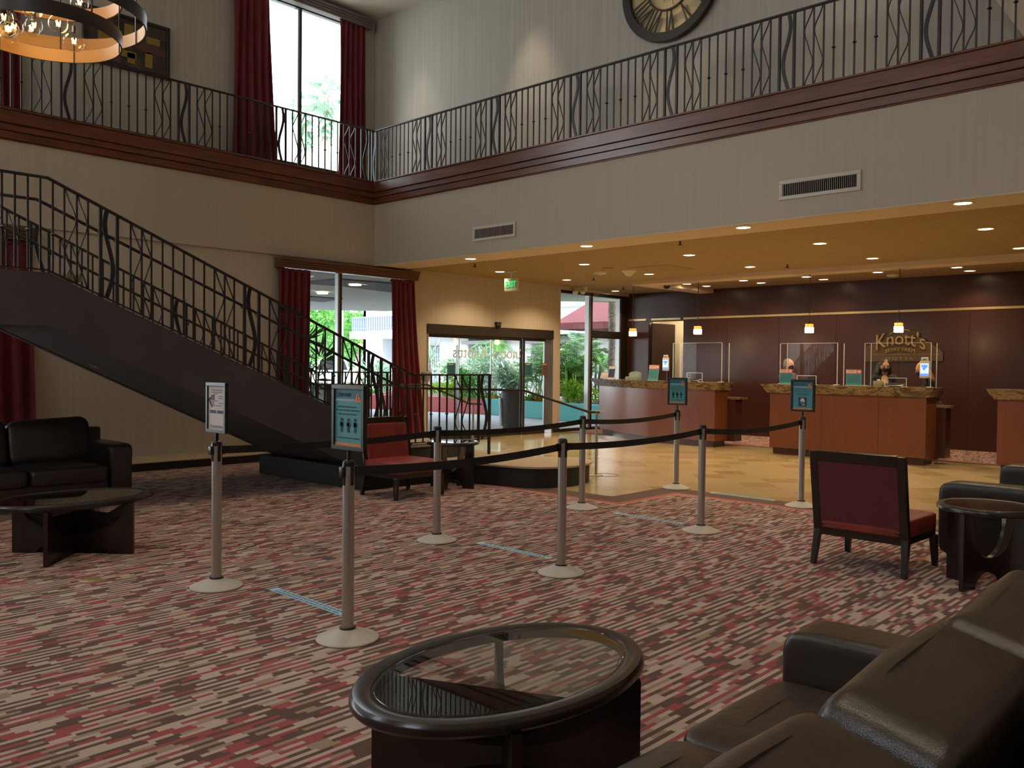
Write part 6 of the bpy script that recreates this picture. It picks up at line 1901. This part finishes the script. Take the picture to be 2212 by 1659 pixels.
def bamboo(label, px0, px1, y, zt, n, seed, mat_='leaf_mid'):
    rnd = random.Random(seed)
    a, b = onY(px0, 900, y), onY(px1, 900, y)
    t = thing('bamboo_palm', label, 'palm', ((a.x+b.x)/2, y, .4))
    mf = MB(); ms = MB()
    for i in range(n):
        x = a.x+(b.x-a.x)*(.25+.5*rnd.random()); yy = y+rnd.uniform(-.3, .3)
        tx = a.x+(b.x-a.x)*rnd.random(); top = zt*rnd.uniform(.55, 1.0)
        pts_ = [V((x, yy, .4)), V(((x*2+tx)/3, yy, .4+(top-.4)*.5)), V((tx, yy, top))]
        ms.tube(pts_, [.018, .014, .008], 6)
        for k in range(6):
            frond(mf, pts_[1].lerp(pts_[2], rnd.uniform(.2, 1)), rnd.uniform(0, 2*pi), rnd.uniform(.1, 1.0), rnd.uniform(.5, .95), .26, 14, .5, rnd, .022)
    mf.build('fronds', M[mat_], t, smooth=False, recalc=False); ms.build('stems', M['leaf_lime'], t)
    return t
shrub('hedge', 'low lime green hedge behind the red kerb, seen through the left entrance pane', 'hedge', 962, 842, 19.95, 50, 15, 1500, .11, M['leaf_lime'], blobs=6, seed=1)
shrub('shrub', 'pale variegated shrub above the lime hedge by the left notice', 'shrub', 975, 800, 20.9, 42, 36, 1300, .15, M['leaf_var'], seed=2, blobs=5)
shrub('shrub', 'large white variegated shrub behind the charcoal bin', 'shrub', 1098, 812, 20.2, 40, 46, 1800, .15, M['leaf_var'], seed=3, blobs=6)
shrub('shrub', 'grey-green feathery shrub in the middle of the entrance view', 'shrub', 1040, 800, 20.6, 40, 52, 1700, .15, M['leaf_grey'], seed=4, blobs=6, asp=4)
shrub('shrub', 'green leafy shrub between the two pale shrubs', 'shrub', 1010, 828, 20.0, 30, 26, 900, .13, M['leaf_mid'], seed=5)
shrub('flower_bed', 'low green flower strip with orange blooms along the kerb', 'flower bed', 1030, 858, 19.75, 60, 8, 1300, .09, M['leaf_mid'], seed=6, blobs=9)
shrub('hedge', 'bright lime hedge behind the teal kerb, seen through the tall glazing', 'hedge', 1250, 846, 19.9, 44, 24, 2200, .10, M['leaf_lime'], seed=7, blobs=6)
shrub('shrub', 'dark strap-leaved shrub above the lime hedge in the tall glazing', 'shrub', 1240, 812, 20.5, 36, 28, 900, .30, M['leaf_mid'], seed=8, blobs=4, asp=7)
shrub('shrub', 'low dark shrub with orange flowers right of the charcoal bin', 'shrub', 1160, 862, 19.7, 30, 12, 700, .10, M['leaf_mid'], seed=9)
shrub('shrub', 'grey-green agave-like shrub seen through the window beside the white truck', 'shrub', 815, 815, 20.6, 44, 34, 900, .28, M['leaf_grey'], seed=10, asp=7)
shrub('flower_bed', 'low green planting with orange flowers seen through the ground floor window', 'flower bed', 760, 846, 19.3, 70, 9, 1500, .10, M['leaf_mid'], seed=11, blobs=9)
# orange blooms
for k, (px, py, y) in enumerate(((722, 843, 19.0), (790, 848, 19.2), (838, 850, 19.4), (1062, 860, 19.5), (1040, 858, 19.6), (1155, 866, 19.4), (1170, 860, 19.5), (1240, 800, 20.1))):
    c = onY(px, py, y); m_ = MB(); rnd = random.Random(k); leafcloud(m_, c, (.12, .1, .08), 40, .07, rnd, .2)
    o = m_.build('orange_blooms', M['flower'], None, smooth=False, recalc=False)
    tag(o, ['orange blooms behind the stair railing, left in the window', 'orange blooms in the bed, middle of the window', 'orange blooms in the bed near the right curtain', 'orange blooms just left of the charcoal bin', 'orange blooms further left of the charcoal bin', 'orange blooms low right of the charcoal bin', 'orange blooms higher right of the charcoal bin', 'orange bird-like blooms in the tall glazing'][k], 'flowers', 'orange blooms outside')
palm('spiky_yucca', 'pale spiky yucca at the left edge of the entrance view', 930, 775, 21.2, nf=34, ln=.95, lw=.05, mat_='leaf_grey', tr=.07, droop=.1, seed=3, nl=10, emin=-.6, emax=1.4, cat='yucca')
palm('fan_palm', 'green palm crown hanging near the top middle of the entrance doors', 1068, 742, 21.6, nf=12, ln=.9, lw=.30, mat_='leaf_mid', tr=.09, droop=.6, seed=4)
bamboo('bright green bamboo palm outside the right entrance pane', 1125, 1200, 19.75, 2.35, 13, 5)
bamboo('dark-stemmed bamboo palm outside the left part of the tall glazing', 1212, 1240, 19.7, 2.5, 7, 6)
palm('feather_palm', 'grey-green feather palm filling the tall glazing behind the hedge', 1262, 765, 21.2, nf=20, ln=1.25, lw=.42, mat_='leaf_grey', tr=.09, droop=.5, seed=7, nl=30)
palm('feather_palm', 'green feather palm beside the lit palm trunk', 1298, 790, 20.8, nf=14, ln=1.0, lw=.36, mat_='leaf_mid', tr=.08, droop=.45, seed=8, nl=26)
# palm trunk with string lights
c = onY(1325, 800, 20.3)
t = thing('palm_trunk', 'grey palm trunk wound with string lights behind the left desk', 'palm', (c.x, 20.3, .4))
m_ = MB(); m_.tube([(c.x+.02*sin(i), 20.3, .4+.25*i) for i in range(15)], [.165 if i % 2 else .15 for i in range(15)], 16); m_.build('trunk', M['trunk'], t)
m_ = MB(); m_.tube([(c.x+.175*cos(.35*i), 20.3+.175*sin(.35*i), .5+.018*i) for i in range(150)], .006, 5); m_.build('light_string', M['black'], t)
m_ = MB()
for i in range(0, 150, 5): m_.ell((c.x+.185*cos(.35*i), 20.3+.185*sin(.35*i), .5+.018*i), .014, 6, 4)
m_.build('small_bulbs', M['white'], t)

# far trees, lamp pole, truck
def tree(label, px, pyc, y, r, n, ls, mat_, seed, h=None):
    rnd = random.Random(seed); c = onY(px, pyc, y)
    t = thing('tree', label, 'tree', (c.x, y, 0), group='trees beyond the driveway')
    m_ = MB()
    for b in range(7):
        o = V((rnd.uniform(-.6, .6)*r, rnd.uniform(-.6, .6)*r, rnd.uniform(-.55, .55)*r)); leafcloud(m_, c+o, (r*.6, r*.6, r*.5), n//7, ls, rnd, .35, 1.9)
    m_.build('foliage', M[mat_], t, smooth=False, recalc=False)
    m_ = MB(); m_.tube([(c.x, y, 0), (c.x+.1, y, c.z*.5), (c.x, y, c.z)], [.22, .17, .1], 9); m_.build('trunk', M['trunk'], t)
tree('airy green tree beyond the driveway, behind the left curtain edge', 690, 715, 30.0, 2.6, 2600, .30, 'leaf_mid', 1)
tree('tall dark tree further back above the white truck', 655, 740, 38.0, 4.5, 2600, .42, 'leaf_dark', 2)
tree('bright green tree right of the window post, beside the white building', 772, 722, 27.0, 1.35, 2600, .19, 'leaf_mid', 3)
tree('hazy green tree behind the light pole', 735, 752, 42.0, 3.2, 2200, .36, 'leaf_grey', 4)
c = onY(735, 830, 24.5)
t = thing('street_pole', 'pale smooth pole standing outside the ground floor window', 'pole', (c.x, 24.5, 0))
m_ = MB(); m_.tube([(c.x, 24.5, 0), (c.x, 24.5, 7)], [.15, .13], 14); m_.build('shaft', simple('pole_grey', (.42, .47, .55), .7), t)
m_ = MB(); m_.cyl((c.x, 24.5), .22, 0, .12, 14); m_.build('footing', M['concrete'], t)
# white truck
tp = V((-43.5, 30.6, -.02))
yaw = atan2(.85, .53)
t = thing('pickup_truck', 'white pickup truck parked beyond the driveway', 'truck', tp, yaw)
m_ = MB(); m_.hexa([(-2.6, -.95, .45), (2.6, -.95, .45), (2.6, .95, .45), (-2.6, .95, .45)], [(-2.6, -.92, 1.12), (2.6, -.92, 1.12), (2.6, .92, 1.12), (-2.6, .92, 1.12)]); m_.build('body', M['truck'], t, .06, 2, rel=False)
m_ = MB(); m_.hexa([(-1.3, -.88, 1.1), (1.0, -.88, 1.1), (1.0, .88, 1.1), (-1.3, .88, 1.1)], [(-.75, -.75, 1.85), (.75, -.75, 1.85), (.75, .75, 1.85), (-.75, .75, 1.85)]); m_.build('cabin', M['truck'], t, .05, 2, rel=False)
for s in (-1, 1):
    m_ = MB(); m_.prism([(-1.0, s*.86, 1.18), (.85, s*.86, 1.18), (.66, s*.79, 1.72), (-.68, s*.79, 1.72)], (0, s*.02, 0)); m_.build('side_window', M['dark'], t, rel=False, smooth=False)
    for x in (-1.6, 1.6):
        m_ = MB(); m_.ell((x, s*.85, .40), (.40, .14, .40), 20, 12); o = m_.build('wheel', M['rubber'], t, rel=False)
        m_ = MB(); m_.ell((x, s*.96, .40), (.2, .05, .2), 14, 8); m_.build('hub', M['chrome'], o, rel=False)
    m_ = MB(); m_.bx(2.56, 2.64, s*.75-.1, s*.75+.1, .8, 1.08); m_.build('tail_light', M['planter_red'], t, .02, 1, rel=False)
m_ = MB(); m_.bx(2.55, 2.75, -.9, .9, .45, .62); m_.build('bumper', M['alu'], t, .03, 1, rel=False)
# bins and potted plant close to the glass
b_ = onZ(1105, 927)
t = thing('litter_bin', 'tapered charcoal litter bin outside the glass entrance', 'bin', (b_.x, b_.y, -.02))
m_ = MB(); m_.lathe([(.20, 0), (.215, .03), (.255, .88), (.262, .93), (.25, .95), (.20, .96), (.001, .965)], 32); m_.build('body', M['bin'], t, rel=False)
m_ = MB(); m_.lathe([(.258, .80), (.266, .80), (.268, .84), (.260, .84)], 32, closed=True); m_.lathe([(.222, .12), (.232, .12), (.234, .15), (.226, .15)], 32, closed=True); m_.build('band', M['bin'], t, rel=False)
m_ = MB(); m_.tube([(-.02+.19*-.72, -.18, .10), (-.16, -.20, .50), (-.17, -.21, .78)], .055, 12); m_.build('rib', M['alu_light'], t, rel=False)
c = onX(712, 868, -14.7)
t = thing('square_bin', 'square dark grey bin outside the ground floor window behind the stairs', 'bin', (-14.7, c.y, -.02))
m_ = MB(); m_.bx(-.28, .28, -.28, .28, 0, 1.06); m_.build('body', M['bin'], t, .03, 2, rel=False)
m_ = MB(); m_.bx(-.30, .30, -.30, .30, 1.06, 1.15); m_.build('lid', M['bin'], t, .03, 2, rel=False)
c = onX(676, 800, -14.1); 
t = thing('potted_dracaena', 'dark leafy potted plant outside the window by the left curtain', 'plant', (-14.1, c.y, -.02))
m_ = MB(); m_.lathe([(.001, 0), (.17, 0), (.22, .42), (.23, .45), (.20, .45), (.19, .40), (.001, .40)], 24); m_.build('pot', M['bin'], t, rel=False)
m_ = MB(); rnd = random.Random(9); mf = MB()
for k in range(3):
    top = V((rnd.uniform(-.15, .15), rnd.uniform(-.2, .2), 1.25+.38*k)); m_.tube([(.04*k-.04, 0, .4), tuple(top)], [.02, .014], 6)
    leafcloud(mf, top, (.12, .12, .1), 34, .42, rnd, .2, 9, .2)
m_.build('stem', M['trunk'], t, rel=False); mf.build('leaves', M['leaf_dark'], t, rel=False, smooth=False, recalc=False)
c = onX(914, 815, XW)
t = thing('wall_lantern', 'small grey wall lantern beside the right curtain and entrance', 'lantern', (XW, c.y, c.z))
m_ = MB(); m_.bx(0, .03, -.05, .05, -.06, .10); m_.build('back_plate', M['alu'], t, .004, 1, rel=False)
m_ = MB(); m_.lathe([(.03, -.10), (.05, -.06), (.085, .06), (.10, .09), (.09, .095), (.05, .12)], 8, (.11, 0, 0)); m_.build('shade', simple('lantern_glass', (.35, .36, .38), .2), t, rel=False)
# palm seen through the upper window
for k, (px, py, y, nf, l) in enumerate(((703, 205, 40, 26, 'tall shaggy fan palm seen through the upper window'), (662, 235, 44, 22, 'second palm crown behind the mullion of the upper window'))):
    rnd = random.Random(20+k); c = onY(px, py, y)
    t = thing('tall_palm', l, 'palm', (c.x, y, 0), group=None)
    m_ = MB(); mf = MB()
    for i in range(nf*2):
        az = rnd.uniform(0, 2*pi); el = rnd.uniform(-.9, 1.3)
        d = V((cos(az)*cos(el), sin(az)*cos(el), sin(el))); tip = c+d*1.0
        mf.tube([c, tip], .02, 4)
        sd = V((-sin(az), cos(az), 0)); upv = d.cross(sd)
        for j in range(13):
            a_ = -1.3+2.6*j/12; e = tip+(d*cos(a_)+sd*sin(a_)).normalized()*rnd.uniform(.7, .95)+V((0, 0, -.35*rnd.random()))
            q = tip.lerp(e, .5); mf._faces([tip, q+upv*.03+sd*.05, e, q-upv*.03-sd*.05], [(0, 1, 2, 3)])
    for i in range(60):
        az = rnd.uniform(0, 2*pi); z = c.z-rnd.uniform(.3, 3.0); r_ = rnd.uniform(.35, .75)
        p = V((c.x+.2*cos(az), y+.2*sin(az), z)); e = p+V((cos(az)*r_, sin(az)*r_, -.9))
        sd = V((-sin(az), cos(az), 0)); mf._faces([p+sd*.05, e+sd*.25, e-sd*.25, p-sd*.05], [(0, 1, 2, 3)])
    mf.build('fronds', M['leaf_grey'], t, smooth=False, recalc=False)
    m_.tube([(c.x, y, 0), (c.x, y, c.z)], [.32, .26], 14); m_.build('trunk', M['trunk'], t)
# ================================================================ LIGHT AND RENDER SETTINGS
w = bpy.data.worlds.new('sky'); S.world = w; w.use_nodes = True
nt = w.node_tree; bg = nt.nodes['Background']
tc = N(nt, 'ShaderNodeTexCoord'); sx = N(nt, 'ShaderNodeSeparateXYZ'); nt.links.new(tc.outputs['Generated'], sx.inputs[0])
f = Mth(nt, 'MULTIPLY_ADD', sx.outputs[2], .8, .15)
nt.links.new(Ramp(nt, f, [(0, (1.0, .98, .96)), (.35, (.93, .96, 1.0)), (1, (.70, .83, 1.0))]), bg.inputs[0])
bg.inputs[1].default_value = SKY
sl = bpy.data.lights.new('sun', 'SUN'); sl.energy = SUN; sl.angle = radians(1.5); sl.color = (1, .95, .86)
so = bpy.data.objects.new('sun', sl); COL.objects.link(so)
so.rotation_euler = V((-.2, .32, -.93)).to_track_quat('-Z', 'Y').to_euler()
S.view_settings.view_transform = 'Standard'; S.view_settings.look = 'None'
S.view_settings.exposure = EXPO; S.view_settings.gamma = 1
S.view_settings.use_curve_mapping = False
c = S.cycles
c.use_denoising = True
c.max_bounces = 8; c.diffuse_bounces = 4; c.glossy_bounces = 4; c.transmission_bounces = 6; c.transparent_max_bounces = 16
c.caustics_reflective = False; c.caustics_refractive = False
c.sample_clamp_indirect = 6
